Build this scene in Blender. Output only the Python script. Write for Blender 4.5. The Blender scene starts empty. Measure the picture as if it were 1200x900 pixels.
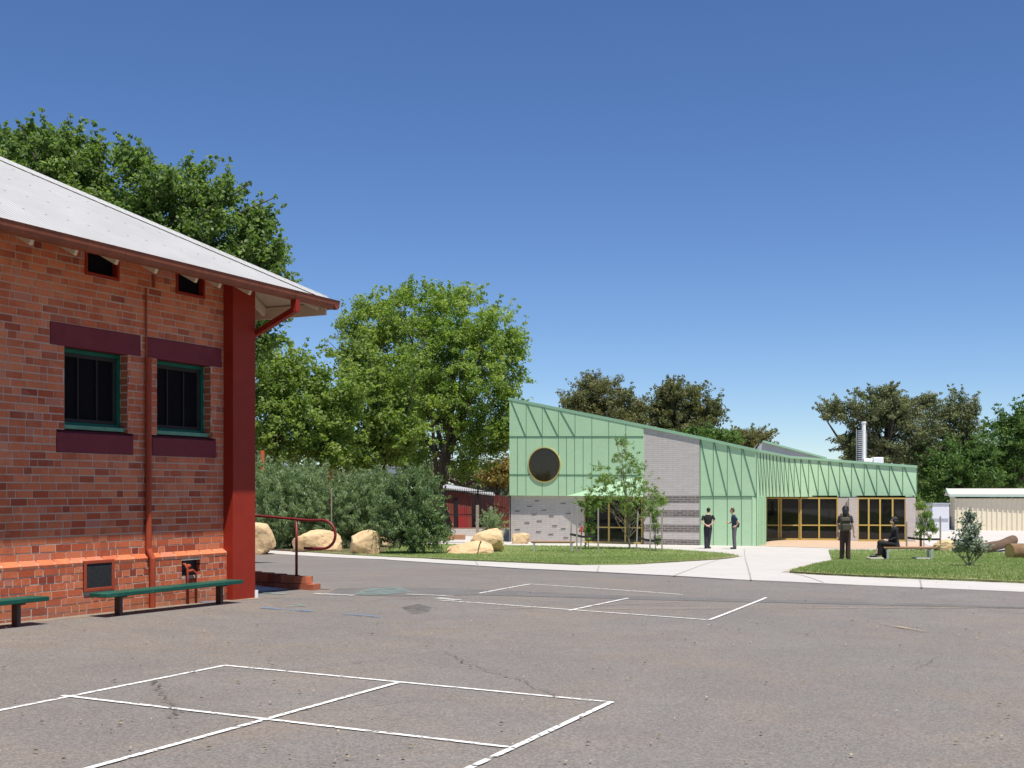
import bpy, bmesh, math, random
import numpy as np
from mathutils import Vector, Matrix
from mathutils.geometry import tessellate_polygon
random.seed(7); rng = np.random.default_rng(7)
R = math.radians
scene = bpy.context.scene
C = scene.collection

# ---------------------------------------------------------------- camera, sky, sun, exposure
F = 1430.0; CX = 600.0; HY = 575.0; CZ = 1.39
cam = bpy.data.cameras.new('camera'); camo = bpy.data.objects.new('camera', cam); C.objects.link(camo)
camo.location = (0, 0, CZ); camo.rotation_euler = (R(90), 0, 0)
cam.sensor_width = 36; cam.lens = F/1200*36; cam.shift_y = (HY-450)/1200
cam.clip_end = 3000; cam.clip_start = 0.1
scene.camera = camo
SUN_EL = 70.0; SUN_DX, SUN_DY = 0.45, -0.89           # horizontal direction towards the sun
world = bpy.data.worlds.new('World'); scene.world = world; world.use_nodes = True
nt = world.node_tree
sky = nt.nodes.new('ShaderNodeTexSky'); sky.sky_type = 'NISHITA'; sky.sun_disc = False
sky.sun_elevation = R(SUN_EL); sky.sun_rotation = math.atan2(SUN_DX, SUN_DY)
sky.altitude = 200; sky.air_density = 0.8; sky.dust_density = 0.0; sky.ozone_density = 5.0
bg = nt.nodes['Background']; bg.inputs[1].default_value = 0.093
hs = nt.nodes.new('ShaderNodeHueSaturation'); hs.inputs['Hue'].default_value = .507; hs.inputs['Saturation'].default_value = 1.12
nt.links.new(sky.outputs[0], hs.inputs['Color']); nt.links.new(hs.outputs[0], bg.inputs[0])
sl = bpy.data.lights.new('sun', 'SUN'); slo = bpy.data.objects.new('sun', sl); C.objects.link(slo)
sl.energy = 4.9; sl.angle = R(0.55); sl.color = (1.0, 0.955, 0.89)
ce = math.cos(R(SUN_EL))
slo.rotation_euler = Vector((SUN_DX*ce, SUN_DY*ce, math.sin(R(SUN_EL)))).to_track_quat('Z', 'Y').to_euler()
scene.view_settings.view_transform = 'Standard'; scene.view_settings.look = 'None'
scene.view_settings.exposure = 0.42; scene.view_settings.gamma = 1

# ---------------------------------------------------------------- terrain
_tab = [0.0]
def _slope(y):
    if y < 18: return .0053
    if y < 24: return .0053+(y-18)/6*(.042-.0053)
    if y < 40: return .042
    if y < 46: return .042-(y-40)/6*.032
    if y < 58: return .010
    return .0008 if y < 150 else 0
for i in range(1, 4001): _tab.append(_tab[-1]+_slope((i-.5)*.1)*.1)
def hf(X, Y):
    y = max(0.0, min(Y, 399.0)); k = y*10; i = int(k)
    b = 1.39+_tab[i]+(_tab[min(i+1, 4000)]-_tab[i])*(k-i)
    if Y < 0: b = 1.39+.0053*max(Y, -60)
    fade = 1-min(1, max(0, (Y-15)/15.0))
    return b+.0156*max(-12, min(12, X))*fade
def gz(X, Y): return CZ-hf(X, Y)
def P(px, py, Y): return Vector(((px-CX)/F*Y, Y, CZ+(HY-py)/F*Y))
def G(px, py):
    """point of the terrain seen at a position of the photograph"""
    lo, hi = 3.0, 390.0
    for _ in range(60):
        m = (lo+hi)/2
        if HY+F*hf((px-CX)/F*m, m)/m > py: lo = m
        else: hi = m
    X = (px-CX)/F*lo
    return Vector((X, lo, gz(X, lo)))

# ---------------------------------------------------------------- mesh + object helpers
ROOT = {}
class MB:
    def __init__(s): s.v = []; s.f = []; s.t = []; s.tone = 0.5
    def add(s, vs, fs, tone=None):
        b = len(s.v); s.v += [tuple(p) for p in vs]
        s.f += [tuple(b+i for i in f) for f in fs]; s.t += [s.tone if tone is None else tone]*len(fs)
    def quad(s, a, b, c, d, tone=None): s.add([a, b, c, d], [(0, 1, 2, 3)], tone)
    def box(s, c, size, M=None, tone=None, bev=0):
        hx, hy, hz = size[0]/2, size[1]/2, size[2]/2
        if bev:
            bm = bmesh.new(); bmesh.ops.create_cube(bm, size=1)
            for v in bm.verts: v.co = Vector((v.co.x*size[0], v.co.y*size[1], v.co.z*size[2]))
            bmesh.ops.bevel(bm, geom=bm.edges[:], offset=bev, segments=2, affect='EDGES', profile=.5)
            bm.verts.ensure_lookup_table()
            vs = [v.co.copy() for v in bm.verts]; fs = [tuple(v.index for v in f.verts) for f in bm.faces]; bm.free()
        else:
            vs = [Vector((x, y, z)) for z in (-hz, hz) for y in (-hy, hy) for x in (-hx, hx)]
            fs = [(0, 2, 3, 1), (4, 5, 7, 6), (0, 1, 5, 4), (2, 6, 7, 3), (0, 4, 6, 2), (1, 3, 7, 5)]
        if M is not None: vs = [M @ v for v in vs]
        c = Vector(c); s.add([v+c for v in vs], fs, tone)
    def bx(s, x0, x1, y0, y1, z0, z1, bev=0, tone=None):
        s.box(((x0+x1)/2, (y0+y1)/2, (z0+z1)/2), (abs(x1-x0), abs(y1-y0), abs(z1-z0)), None, tone, bev)
    def bar(s, a, b, w, t, up=(0, 0, 1), tone=None, bev=0):
        """box from a to b, width w sideways, thickness t along up"""
        a, b = Vector(a), Vector(b); d = b-a; L = d.length; d.normalize(); up = Vector(up)
        side = d.cross(up)
        if side.length < 1e-4: side = d.cross(Vector((1, 0, 0)))
        side.normalize(); u = side.cross(d)
        M = Matrix((d, side, u)).transposed().to_3x3()
        s.box((a+b)/2, (L, w, t), M, tone, bev)
    def tube(s, pts, r, n=8, cap=True, tone=None):
        pts = [Vector(p) for p in pts]; rs = r if isinstance(r, (list, tuple)) else [r]*len(pts)
        b = len(s.v); vs = []; fs = []; prev = None
        for i, p in enumerate(pts):
            d = (pts[min(i+1, len(pts)-1)]-pts[max(i-1, 0)]).normalized()
            if prev is None: sd = d.orthogonal().normalized()
            else:
                sd = prev-d*prev.dot(d)
                sd = sd.normalized() if sd.length > 1e-5 else d.orthogonal().normalized()
            prev = sd; u = d.cross(sd)
            for k in range(n):
                a = 2*math.pi*k/n; vs.append(p+(sd*math.cos(a)+u*math.sin(a))*rs[i])
        for i in range(len(pts)-1):
            for k in range(n):
                k2 = (k+1) % n; fs.append((i*n+k, i*n+k2, (i+1)*n+k2, (i+1)*n+k))
        if cap:
            fs.append(tuple(range(n-1, -1, -1))); m = (len(pts)-1)*n; fs.append(tuple(m+k for k in range(n)))
        s.add(vs, fs, tone)
    def loft(s, rings, n=14, tone=None):
        """rings: (centre, rx, ry) horizontal ellipses with optional xaxis vector"""
        vs = []; fs = []
        for rg in rings:
            c, rx, ry = Vector(rg[0]), rg[1], rg[2]
            ax = Vector(rg[3]).normalized() if len(rg) > 3 else Vector((1, 0, 0)); ay = Vector((-ax.y, ax.x, 0))
            for k in range(n):
                a = 2*math.pi*k/n; vs.append(c+ax*math.cos(a)*rx+ay*math.sin(a)*ry)
        for i in range(len(rings)-1):
            for k in range(n):
                k2 = (k+1) % n; fs.append((i*n+k, i*n+k2, (i+1)*n+k2, (i+1)*n+k))
        fs.append(tuple(range(n-1, -1, -1))); m = (len(rings)-1)*n; fs.append(tuple(m+k for k in range(n)))
        s.add(vs, fs, tone)
    def ball(s, c, rx, ry=None, rz=None, n=12, tone=None):
        ry = ry or rx; rz = rz or rx; c = Vector(c); vs = []; fs = []
        m = max(5, n//2)
        for i in range(1, m):
            t = math.pi*i/m
            for k in range(n):
                a = 2*math.pi*k/n; vs.append(c+Vector((rx*math.sin(t)*math.cos(a), ry*math.sin(t)*math.sin(a), rz*math.cos(t))))
        top = len(vs); vs.append(c+Vector((0, 0, rz))); bot = len(vs); vs.append(c-Vector((0, 0, rz)))
        for i in range(m-2):
            for k in range(n):
                k2 = (k+1) % n; fs.append((i*n+k, (i+1)*n+k, (i+1)*n+k2, i*n+k2))
        for k in range(n):
            k2 = (k+1) % n; fs.append((top, k, k2)); fs.append((bot, (m-2)*n+k2, (m-2)*n+k))
        s.add(vs, fs, tone)
    def prism(s, pts, off, tone=None):
        """planar polygon extruded by vector off"""
        pts = [Vector(p) for p in pts]; off = Vector(off); n = len(pts)
        fs = [tuple(range(n)), tuple(range(2*n-1, n-1, -1))]+[(i, i+n, (i+1) % n+n, (i+1) % n) for i in range(n)]
        s.add(pts+[p+off for p in pts], fs, tone)
    def build(s, name, mat, parent=None, local=False, smooth=False, base=None, fixn=True):
        me = bpy.data.meshes.new(name); o = bpy.data.objects.new(name, me); C.objects.link(o)
        v = s.v
        if parent is not None:
            o.parent = parent; M = ROOT.get(parent, Matrix.Identity(4)); ROOT[o] = M
            if not local:
                Mi = M.inverted(); v = [tuple(Mi @ Vector(p)) for p in v]
        elif base is not None:
            o.location = base; v = [(p[0]-base[0], p[1]-base[1], p[2]-base[2]) for p in v]
            ROOT[o] = Matrix.Translation(base)
        me.from_pydata(v, [], s.f)
        at = me.attributes.new('tone', 'FLOAT', 'FACE')
        at.data.foreach_set('value', np.array(s.t, dtype=np.float32))
        if fixn:
            bm = bmesh.new(); bm.from_mesh(me); bmesh.ops.recalc_face_normals(bm, faces=bm.faces[:]); bm.to_mesh(me); bm.free()
        if smooth: me.shade_smooth()
        me.materials.append(mat)
        return o
def tag(o, label=None, cat=None, group=None, kind=None):
    if label: o['label'] = label
    if cat: o['category'] = cat
    if group: o['group'] = group
    if kind: o['kind'] = kind
    return o
def thing(name, label, cat, loc, rz=0, group=None):
    o = bpy.data.objects.new(name, None); C.objects.link(o); o.location = loc; o.rotation_euler = (0, 0, rz)
    o.empty_display_size = .2
    ROOT[o] = Matrix.Translation(loc) @ Matrix.Rotation(rz, 4, 'Z')
    return tag(o, label, cat, group)
def copy_tree(o, loc=None, rz=None, parent=None, scale=None):
    c = o.copy(); C.objects.link(c)
    if parent is not None: c.parent = parent
    if loc is not None: c.location = loc
    if rz is not None: c.rotation_euler = (0, 0, rz)
    if scale: c.scale = (scale,)*3
    for ch in list(o.children): copy_tree(ch, parent=c)
    return c

# ---------------------------------------------------------------- materials
def newmat(name):
    m = bpy.data.materials.new(name); m.use_nodes = True; t = m.node_tree
    return m, t, t.nodes['Principled BSDF'], t.nodes['Material Output']
def nn(t, kind, **kw):
    n = t.nodes.new(kind)
    for k, v in kw.items(): setattr(n, k, v)
    return n
def rgb(c): return (c[0], c[1], c[2], 1)
def math_(t, op, a, b=None, clamp=False):
    n = nn(t, 'ShaderNodeMath', operation=op); n.use_clamp = clamp
    for i, q in enumerate((a, b)):
        if q is None: continue
        if isinstance(q, (int, float)): n.inputs[i].default_value = q
        else: t.links.new(q, n.inputs[i])
    return n.outputs[0]
def mixc(t, fac, a, b, mode='MIX'):
    n = nn(t, 'ShaderNodeMix', data_type='RGBA', blend_type=mode)
    for i, q in ((0, fac), (6, a), (7, b)):
        if isinstance(q, (int, float)): n.inputs[i].default_value = q
        elif isinstance(q, tuple): n.inputs[i].default_value = rgb(q)
        else: t.links.new(q, n.inputs[i])
    return n.outputs[2]
def noise(t, vec, scale, detail=4, rough=.6, dist=0):
    n = nn(t, 'ShaderNodeTexNoise'); n.inputs['Scale'].default_value = scale; n.inputs['Detail'].default_value = detail
    n.inputs['Roughness'].default_value = rough; n.inputs['Distortion'].default_value = dist
    t.links.new(vec, n.inputs['Vector']); return n.outputs['Fac']
def ramp(t, fac, lo, hi):
    n = nn(t, 'ShaderNodeMapRange'); n.inputs[1].default_value = lo; n.inputs[2].default_value = hi
    t.links.new(fac, n.inputs[0]); return n.outputs[0]
def objco(t): return nn(t, 'ShaderNodeTexCoord').outputs['Object']
def bump(t, bs, h, strength=.3, dist=.01):
    b = nn(t, 'ShaderNodeBump'); b.inputs['Strength'].default_value = strength; b.inputs['Distance'].default_value = dist
    t.links.new(h, b.inputs['Height']); t.links.new(b.outputs[0], bs.inputs['Normal'])
def simple(name, col, rough=.6, var=.18, scale=3.0, metal=0.0, bmp=.15, bscale=60, dirt=None, tonevar=0.0, spec=.5):
    m, t, bs, out = newmat(name); co = objco(t)
    n1 = noise(t, co, scale, 5); n2 = noise(t, co, scale*9, 4)
    f = math_(t, 'ADD', math_(t, 'MULTIPLY', n1, .6), math_(t, 'MULTIPLY', n2, .4))
    f = ramp(t, f, .3, .7)
    lo = tuple(c*(1-var) for c in col); hi = tuple(min(1, c*(1+var)) for c in col)
    cc = mixc(t, f, lo, hi)
    if dirt: cc = mixc(t, ramp(t, noise(t, co, scale*.6+1.3, 6, .7), .52, .75), cc, dirt)
    if tonevar:
        a = nn(t, 'ShaderNodeAttribute', attribute_name='tone').outputs['Fac']
        k = math_(t, 'ADD', math_(t, 'MULTIPLY', a, 2*tonevar), 1-tonevar)
        mm = nn(t, 'ShaderNodeVectorMath', operation='SCALE'); t.links.new(cc, mm.inputs[0]); t.links.new(k, mm.inputs['Scale']); cc = mm.outputs[0]
    t.links.new(cc, bs.inputs['Base Color']); bs.inputs['Roughness'].default_value = rough; bs.inputs['Metallic'].default_value = metal
    bs.inputs['Specular IOR Level'].default_value = spec
    if bmp: bump(t, bs, noise(t, co, bscale, 3), bmp, .01)
    return m
def leafmat(name, c0, c1, c2, trans=.35, rough=.55, spots=None):
    m, t, bs, out = newmat(name)
    a = nn(t, 'ShaderNodeAttribute', attribute_name='tone').outputs['Fac']
    cr = nn(t, 'ShaderNodeValToRGB'); t.links.new(a, cr.inputs[0])
    e = cr.color_ramp.elements; e[0].color = rgb(c0); e[0].position = .1; e[1].color = rgb(c2); e[1].position = .9
    x = e.new(.5); x.color = rgb(c1)
    if spots:
        x = e.new(.93); x.color = rgb(spots)
    t.links.new(cr.outputs[0], bs.inputs['Base Color']); bs.inputs['Roughness'].default_value = rough
    bs.inputs['Specular IOR Level'].default_value = .35
    tr = nn(t, 'ShaderNodeBsdfTranslucent')
    br = nn(t, 'ShaderNodeVectorMath', operation='MULTIPLY'); t.links.new(cr.outputs[0], br.inputs[0]); br.inputs[1].default_value = (1.5, 1.6, .7)
    t.links.new(br.outputs[0], tr.inputs[0])
    mx = nn(t, 'ShaderNodeMixShader'); mx.inputs[0].default_value = trans
    t.links.new(bs.outputs[0], mx.inputs[1]); t.links.new(tr.outputs[0], mx.inputs[2]); t.links.new(mx.outputs[0], out.inputs[0])
    return m

def asphalt_mat():
    m, t, bs, out = newmat('asphalt'); co = objco(t)
    big = noise(t, co, .22, 5, .6, .4); mid = noise(t, co, 1.6, 6, .65); fine = noise(t, co, 60, 2, .7)
    base = mixc(t, ramp(t, big, .3, .7), (.165, .148, .132), (.205, .187, .168))
    base = mixc(t, ramp(t, mid, .35, .7), base, (.165, .148, .133))
    warm = math_(t, 'MULTIPLY', ramp(t, noise(t, co, .55, 7, .7, .6), .48, .70), .55)
    base = mixc(t, warm, base, (.24, .185, .135))
    dark = math_(t, 'MULTIPLY', ramp(t, noise(t, co, .8, 4, .6, 1.2), .58, .72), .16)
    base = mixc(t, dark, base, (.105, .098, .092))
    v = nn(t, 'ShaderNodeTexVoronoi'); v.inputs['Scale'].default_value = 85; t.links.new(co, v.inputs['Vector'])
    sp = nn(t, 'ShaderNodeSeparateColor'); t.links.new(v.outputs['Color'], sp.inputs[0])
    stone = ramp(t, sp.outputs[0], 0, 1)
    k = math_(t, 'ADD', math_(t, 'MULTIPLY', stone, .56), .73)
    sc = nn(t, 'ShaderNodeVectorMath', operation='SCALE'); t.links.new(base, sc.inputs[0]); t.links.new(k, sc.inputs['Scale'])
    cc = sc.outputs[0]
    v3 = nn(t, 'ShaderNodeTexVoronoi'); v3.inputs['Scale'].default_value = 14; t.links.new(co, v3.inputs['Vector'])
    peb = ramp(t, v3.outputs['Distance'], .09, .05)
    sp3 = nn(t, 'ShaderNodeSeparateColor'); t.links.new(v3.outputs['Color'], sp3.inputs[0])
    peb = math_(t, 'MULTIPLY', peb, ramp(t, sp3.outputs[1], .80, .82))
    cc = mixc(t, math_(t, 'MULTIPLY', peb, .55), cc, (.42, .36, .28))
    # cracks
    dn = nn(t, 'ShaderNodeTexNoise'); dn.inputs['Scale'].default_value = 1.3; dn.inputs['Detail'].default_value = 5
    t.links.new(co, dn.inputs['Vector'])
    off = nn(t, 'ShaderNodeVectorMath', operation='MULTIPLY_ADD'); t.links.new(dn.outputs['Color'], off.inputs[0])
    off.inputs[1].default_value = (1.6, 1.6, 0); t.links.new(co, off.inputs[2])
    v2 = nn(t, 'ShaderNodeTexVoronoi', feature='DISTANCE_TO_EDGE'); v2.inputs['Scale'].default_value = .17; t.links.new(off.outputs[0], v2.inputs['Vector'])
    crack = ramp(t, v2.outputs['Distance'], .0035, .0015)
    crack = math_(t, 'MULTIPLY', crack, ramp(t, noise(t, co, .5, 2), .46, .52))
    cc = mixc(t, math_(t, 'MULTIPLY', crack, .0), cc, (.055, .045, .035))
    t.links.new(cc, bs.inputs['Base Color']); bs.inputs['Roughness'].default_value = .88; bs.inputs['Specular IOR Level'].default_value = .3
    bump(t, bs, math_(t, 'ADD', sp.outputs[0], math_(t, 'MULTIPLY', fine, 1.5)), .55, .006)
    return m
def paint_mat(name, col, wear=.5, soft=.12, scale=9, fine=.4):
    """worn road paint, missing where the noise is low so that the asphalt shows through"""
    m, t, bs, out = newmat(name); co = objco(t)
    n = math_(t, 'ADD', math_(t, 'MULTIPLY', noise(t, co, scale, 6, .8), 1-fine), math_(t, 'MULTIPLY', noise(t, co, 70, 2, .6), fine))
    f = ramp(t, n, wear-soft, wear+soft)
    bs.inputs['Roughness'].default_value = .8; bs.inputs['Base Color'].default_value = rgb(col)
    tr = nn(t, 'ShaderNodeBsdfTransparent'); mx = nn(t, 'ShaderNodeMixShader'); t.links.new(f, mx.inputs[0])
    t.links.new(tr.outputs[0], mx.inputs[1]); t.links.new(bs.outputs[0], mx.inputs[2]); t.links.new(mx.outputs[0], out.inputs[0])
    return m
def brick_tone_mat(name, cols, rough=.85, grain=.25):
    """bricks that are real blocks; the colour of each comes from its own tone value"""
    m, t, bs, out = newmat(name); co = objco(t)
    a = nn(t, 'ShaderNodeAttribute', attribute_name='tone').outputs['Fac']
    cr = nn(t, 'ShaderNodeValToRGB'); t.links.new(a, cr.inputs[0]); cr.color_ramp.interpolation = 'LINEAR'
    e = cr.color_ramp.elements; e[0].color = rgb(cols[0]); e[-1].color = rgb(cols[-1])
    for i, c in enumerate(cols[1:-1]): x = e.new((i+1)/(len(cols)-1)); x.color = rgb(c)
    g = noise(t, co, 45, 5, .7); b = noise(t, co, 2.2, 6, .7)
    sp = nn(t, 'ShaderNodeSeparateXYZ'); t.links.new(co, sp.inputs[0]); Z = sp.outputs[2]
    st = nn(t, 'ShaderNodeMapping'); st.inputs['Scale'].default_value = (14, 14, 1.1); t.links.new(co, st.inputs[0])
    cc = mixc(t, math_(t, 'MULTIPLY', ramp(t, g, .35, .75), grain*1.5), cr.outputs[0], tuple(c*.5 for c in cols[0]))
    # old lime bloom higher up, in runs; redder damp band above the plinth, brown splash at the foot
    bloom = math_(t, 'MULTIPLY', ramp(t, noise(t, co, 1.3, 6, .7), .40, .62), ramp(t, Z, 1.35, 1.75))
    cc = mixc(t, math_(t, 'MULTIPLY', bloom, .24), cc, (.82, .37, .22))
    runs = math_(t, 'MULTIPLY', ramp(t, noise(t, st.outputs[0], 1.0, 4, .6), .60, .74), ramp(t, noise(t, co, .9, 4), .48, .62))
    cc = mixc(t, math_(t, 'MULTIPLY', runs, .45), cc, (.66, .52, .46))
    cc = mixc(t, math_(t, 'MULTIPLY', ramp(t, noise(t, co, 7, 6, .75), .58, .72), .45), cc, (.62, .46, .36))
    cc = mixc(t, math_(t, 'MULTIPLY', ramp(t, b, .53, .66), .45), cc, (.30, .075, .045))
    foot = math_(t, 'MULTIPLY', ramp(t, Z, .30, .02), ramp(t, noise(t, co, 3, 5), .3, .6))
    cc = mixc(t, math_(t, 'MULTIPLY', foot, .6), cc, (.33, .19, .12))
    t.links.new(cc, bs.inputs['Base Color']); bs.inputs['Roughness'].default_value = rough; bs.inputs['Specular IOR Level'].default_value = .1
    bump(t, bs, math_(t, 'ADD', g, math_(t, 'MULTIPLY', noise(t, co, 140, 3), .6)), .5, .006)
    return m
def brick_tex_mat(name, c1, c2, mortar, bw, bh, ms, axes='xz', rough=.85, offset=.5):
    m, t, bs, out = newmat(name); co = objco(t)
    sp = nn(t, 'ShaderNodeSeparateXYZ'); t.links.new(co, sp.inputs[0]); cb = nn(t, 'ShaderNodeCombineXYZ')
    if axes == 'hz':   # horizontal length along the facade whatever its heading
        s = math_(t, 'ADD', sp.outputs[0], math_(t, 'MULTIPLY', sp.outputs[1], .3)); t.links.new(s, cb.inputs[0])
    else: t.links.new(sp.outputs['xyz'.index(axes[0])], cb.inputs[0])
    t.links.new(sp.outputs[2], cb.inputs[1])
    b = nn(t, 'ShaderNodeTexBrick'); t.links.new(cb.outputs[0], b.inputs['Vector'])
    b.inputs['Color1'].default_value = rgb(c1); b.inputs['Color2'].default_value = rgb(c2); b.inputs['Mortar'].default_value = rgb(mortar)
    b.inputs['Scale'].default_value = 1; b.inputs['Brick Width'].default_value = bw; b.inputs['Row Height'].default_value = bh
    b.inputs['Mortar Size'].default_value = ms; b.inputs['Mortar Smooth'].default_value = .2; b.offset = offset
    cc = mixc(t, math_(t, 'MULTIPLY', ramp(t, noise(t, co, 3, 5), .4, .7), .22), b.outputs['Color'], tuple(c*.6 for c in c1))
    t.links.new(cc, bs.inputs['Base Color']); bs.inputs['Roughness'].default_value = rough
    bump(t, bs, b.outputs['Fac'], -.4, .01)
    return m
def glass_mat(name, tint=(.02, .022, .022), rough=.03):
    m, t, bs, out = newmat(name)
    bs.inputs['Base Color'].default_value = rgb(tint); bs.inputs['Roughness'].default_value = rough
    bs.inputs['IOR'].default_value = 1.7; bs.inputs['Specular IOR Level'].default_value = .5
    gl = nn(t, 'ShaderNodeBsdfTransparent'); gl.inputs[0].default_value = (.5, .52, .5, 1)
    mx = nn(t, 'ShaderNodeMixShader'); mx.inputs[0].default_value = .5
    fr = nn(t, 'ShaderNodeLayerWeight'); fr.inputs[0].default_value = .35
    t.links.new(bs.outputs[0], mx.inputs[2]); t.links.new(gl.outputs[0], mx.inputs[1])
    f = math_(t, 'ADD', math_(t, 'MULTIPLY', fr.outputs['Fresnel'], .8), .45, True); t.links.new(f, mx.inputs[0])
    t.links.new(mx.outputs[0], out.inputs[0])
    return m
def corr_mat(name, col, period=.076, axis='x', rough=.45, strength=.6, dirt=None, metal=0.0, fix=0):
    m, t, bs, out = newmat(name); co = objco(t)
    sp = nn(t, 'ShaderNodeSeparateXYZ'); t.links.new(co, sp.inputs[0]); a = sp.outputs['xyz'.index(axis)]
    w = math_(t, 'SINE', math_(t, 'MULTIPLY', a, 2*math.pi/period))
    cc = mixc(t, ramp(t, noise(t, co, 1.1, 6, .65), .35, .7), tuple(c*.86 for c in col), col)
    if dirt: cc = mixc(t, math_(t, 'MULTIPLY', ramp(t, noise(t, co, 2.5, 7, .75), .5, .72), .45), cc, dirt)
    if fix:      # fixing screws in rows and the lapped edge of the hip capping
        X_, Y_ = sp.outputs[0], sp.outputs[1]
        fx = math_(t, 'ABSOLUTE', math_(t, 'SUBTRACT', math_(t, 'FRACT', math_(t, 'MULTIPLY', X_, 1/.304)), .5))
        fy = math_(t, 'ABSOLUTE', math_(t, 'SUBTRACT', math_(t, 'FRACT', math_(t, 'MULTIPLY', math_(t, 'ADD', Y_, 10.33), 1/.62)), .5))
        dot = math_(t, 'MULTIPLY', math_(t, 'LESS_THAN', fx, .045), math_(t, 'LESS_THAN', fy, .022))
        d = math_(t, 'ADD', X_, Y_)
        band = math_(t, 'LESS_THAN', math_(t, 'ABSOLUTE', math_(t, 'ADD', d, .155)), .009)
        dash = math_(t, 'LESS_THAN', math_(t, 'FRACT', math_(t, 'MULTIPLY', X_, 1/.115)), .6)
        cc = mixc(t, math_(t, 'MULTIPLY', math_(t, 'MAXIMUM', dot, math_(t, 'MULTIPLY', band, dash)), .85), cc, (.05, .045, .04))
    t.links.new(cc, bs.inputs['Base Color']); bs.inputs['Roughness'].default_value = rough; bs.inputs['Metallic'].default_value = metal
    bump(t, bs, w, strength, .012)
    return m
def grass_mat():
    m, t, bs, out = newmat('lawn'); co = objco(t)
    a = noise(t, co, .35, 5, .65); b = noise(t, co, 3.5, 5, .7); c = noise(t, co, 40, 3, .7)
    cc = mixc(t, ramp(t, a, .35, .65), (.20, .275, .080), (.275, .320, .125))
    cc = mixc(t, math_(t, 'MULTIPLY', ramp(t, b, .45, .68), .5), cc, (.30, .30, .14))
    cc = mixc(t, math_(t, 'MULTIPLY', ramp(t, c, .5, .68), .55), cc, (.085, .13, .035))
    cc = mixc(t, math_(t, 'MULTIPLY', ramp(t, noise(t, co, .8, 6, .7), .60, .72), .5), cc, (.38, .34, .19))
    t.links.new(cc, bs.inputs['Base Color']); bs.inputs['Roughness'].default_value = .9; bs.inputs['Specular IOR Level'].default_value = .2
    bump(t, bs, c, .9, .03)
    return m

M = {}
M['asphalt'] = asphalt_mat()
M['patch'] = simple('dark_asphalt', (.115, .105, .098), .9, .3, 5, bmp=.5, bscale=80)
M['paint'] = paint_mat('white_line_paint', (.78, .77, .73), .445, .03, 17, 0)
M['crack'] = paint_mat('crack_dirt', (.10, .085, .07), .51, .06, 12)
M['chalk'] = paint_mat('white_chalk', (.66, .65, .62), .50, .10)
M['teal'] = paint_mat('teal_paint', (.22, .34, .30), .55, .12, 6)
M['blue'] = paint_mat('blue_paint', (.08, .22, .40), .52, .08, 5)
M['dust'] = paint_mat('sandy_dust', (.40, .30, .19), .54, .12, 3)
M['dryedge'] = paint_mat('dry_grass_edge', (.46, .38, .22), .50, .06, 4)
M['concrete'] = simple('concrete', (.48, .45, .41), .85, .08, .7, bmp=.2, dirt=(.41, .38, .335))
M['kerb'] = simple('edge_concrete', (.52, .48, .42), .85, .10, 1.5, bmp=.2)
M['deck'] = simple('tan_paving', (.48, .34, .23), .85, .10, 1.5, bmp=.2)
M['ground'] = simple('dry_ground', (.22, .19, .12), .95, .35, .4, bmp=.4, dirt=(.10, .12, .04))
M['gravel'] = simple('pale_gravel', (.50, .46, .42), .95, .10, .6, bmp=.4)
M['mulch'] = simple('bark_mulch', (.13, .075, .05), .95, .5, 6, bmp=.8, bscale=30)
M['lawn'] = grass_mat()
M['brick'] = brick_tone_mat('red_brick', [(.28, .055, .032), (.48, .105, .045), (.62, .160, .068), (.72, .225, .100), (.56, .20, .13)])
M['mortar'] = simple('mortar', (.50, .40, .31), .95, .22, 6, bmp=.5)
M['brickflat'] = brick_tex_mat('reveal_brick', (.52, .16, .06), (.36, .10, .045), (.55, .44, .32), .23, .086, .008, 'yz')
M['maroon'] = simple('maroon_paint', (.29, .030, .016), .55, .12, 4, bmp=.06, spec=.12)
M['plum'] = simple('plum_paint', (.190, .038, .046), .75, .16, 3, bmp=.15, spec=.1, dirt=(.13, .03, .035))
M['railpaint'] = simple('handrail_paint', (.17, .020, .018), .45, .15, 5, bmp=.03, spec=.3)
M['redpaint'] = simple('weathered_red_paint', (.34, .065, .03), .6, .2, 5, bmp=.08, spec=.15)
M['gutter'] = simple('red_brown_gutter', (.24, .070, .033), .55, .22, 3, bmp=.05, dirt=(.14, .045, .025), spec=.2)
M['cream'] = simple('cream_paint', (.66, .57, .42), .6, .08, 4)
M['greenpaint'] = simple('dark_green_paint', (.008, .115, .072), .5, .25, 6, bmp=.05, spec=.15)
M['palegreen'] = simple('faded_green_paint', (.14, .30, .20), .7, .25, 8, spec=.1)
M['benchgreen'] = simple('bench_green_paint', (.010, .080, .055), .5, .25, 6, bmp=.1, dirt=(.04, .15, .11), spec=.2)
M['brownsteel'] = simple('brown_steel', (.055, .025, .02), .5, .2, 6)
M['flywire'] = simple('dark_flywire', (.010, .009, .010), .9, .2, 20, bmp=.2, bscale=300, spec=.05)
M['screenbar'] = simple('dark_screen_frame', (.04, .034, .03), .7, .15, 6, spec=.15)
M['black'] = simple('black_rubber', (.012, .012, .013), .6, .1, 6)
M['iron'] = corr_mat('galvanised_iron', (.44, .435, .42), .076, 'x', .55, .30, (.34, .33, .30), .1)
M['roofiron'] = corr_mat('roof_iron', (.43, .425, .41), .076, 'x', .6, .55, (.33, .32, .30), .0, fix=.80)
M['whitemetal'] = simple('white_metal', (.78, .79, .78), .4, .04, 3, bmp=0)
M['clad'] = simple('mint_cladding', (.44, .65, .40), .55, .07, .5, bmp=.25, bscale=1.3)
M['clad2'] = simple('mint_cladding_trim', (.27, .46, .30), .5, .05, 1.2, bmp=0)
M['seam'] = simple('dark_green_joint', (.09, .20, .12), .6, .05, 3, bmp=0)
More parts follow.
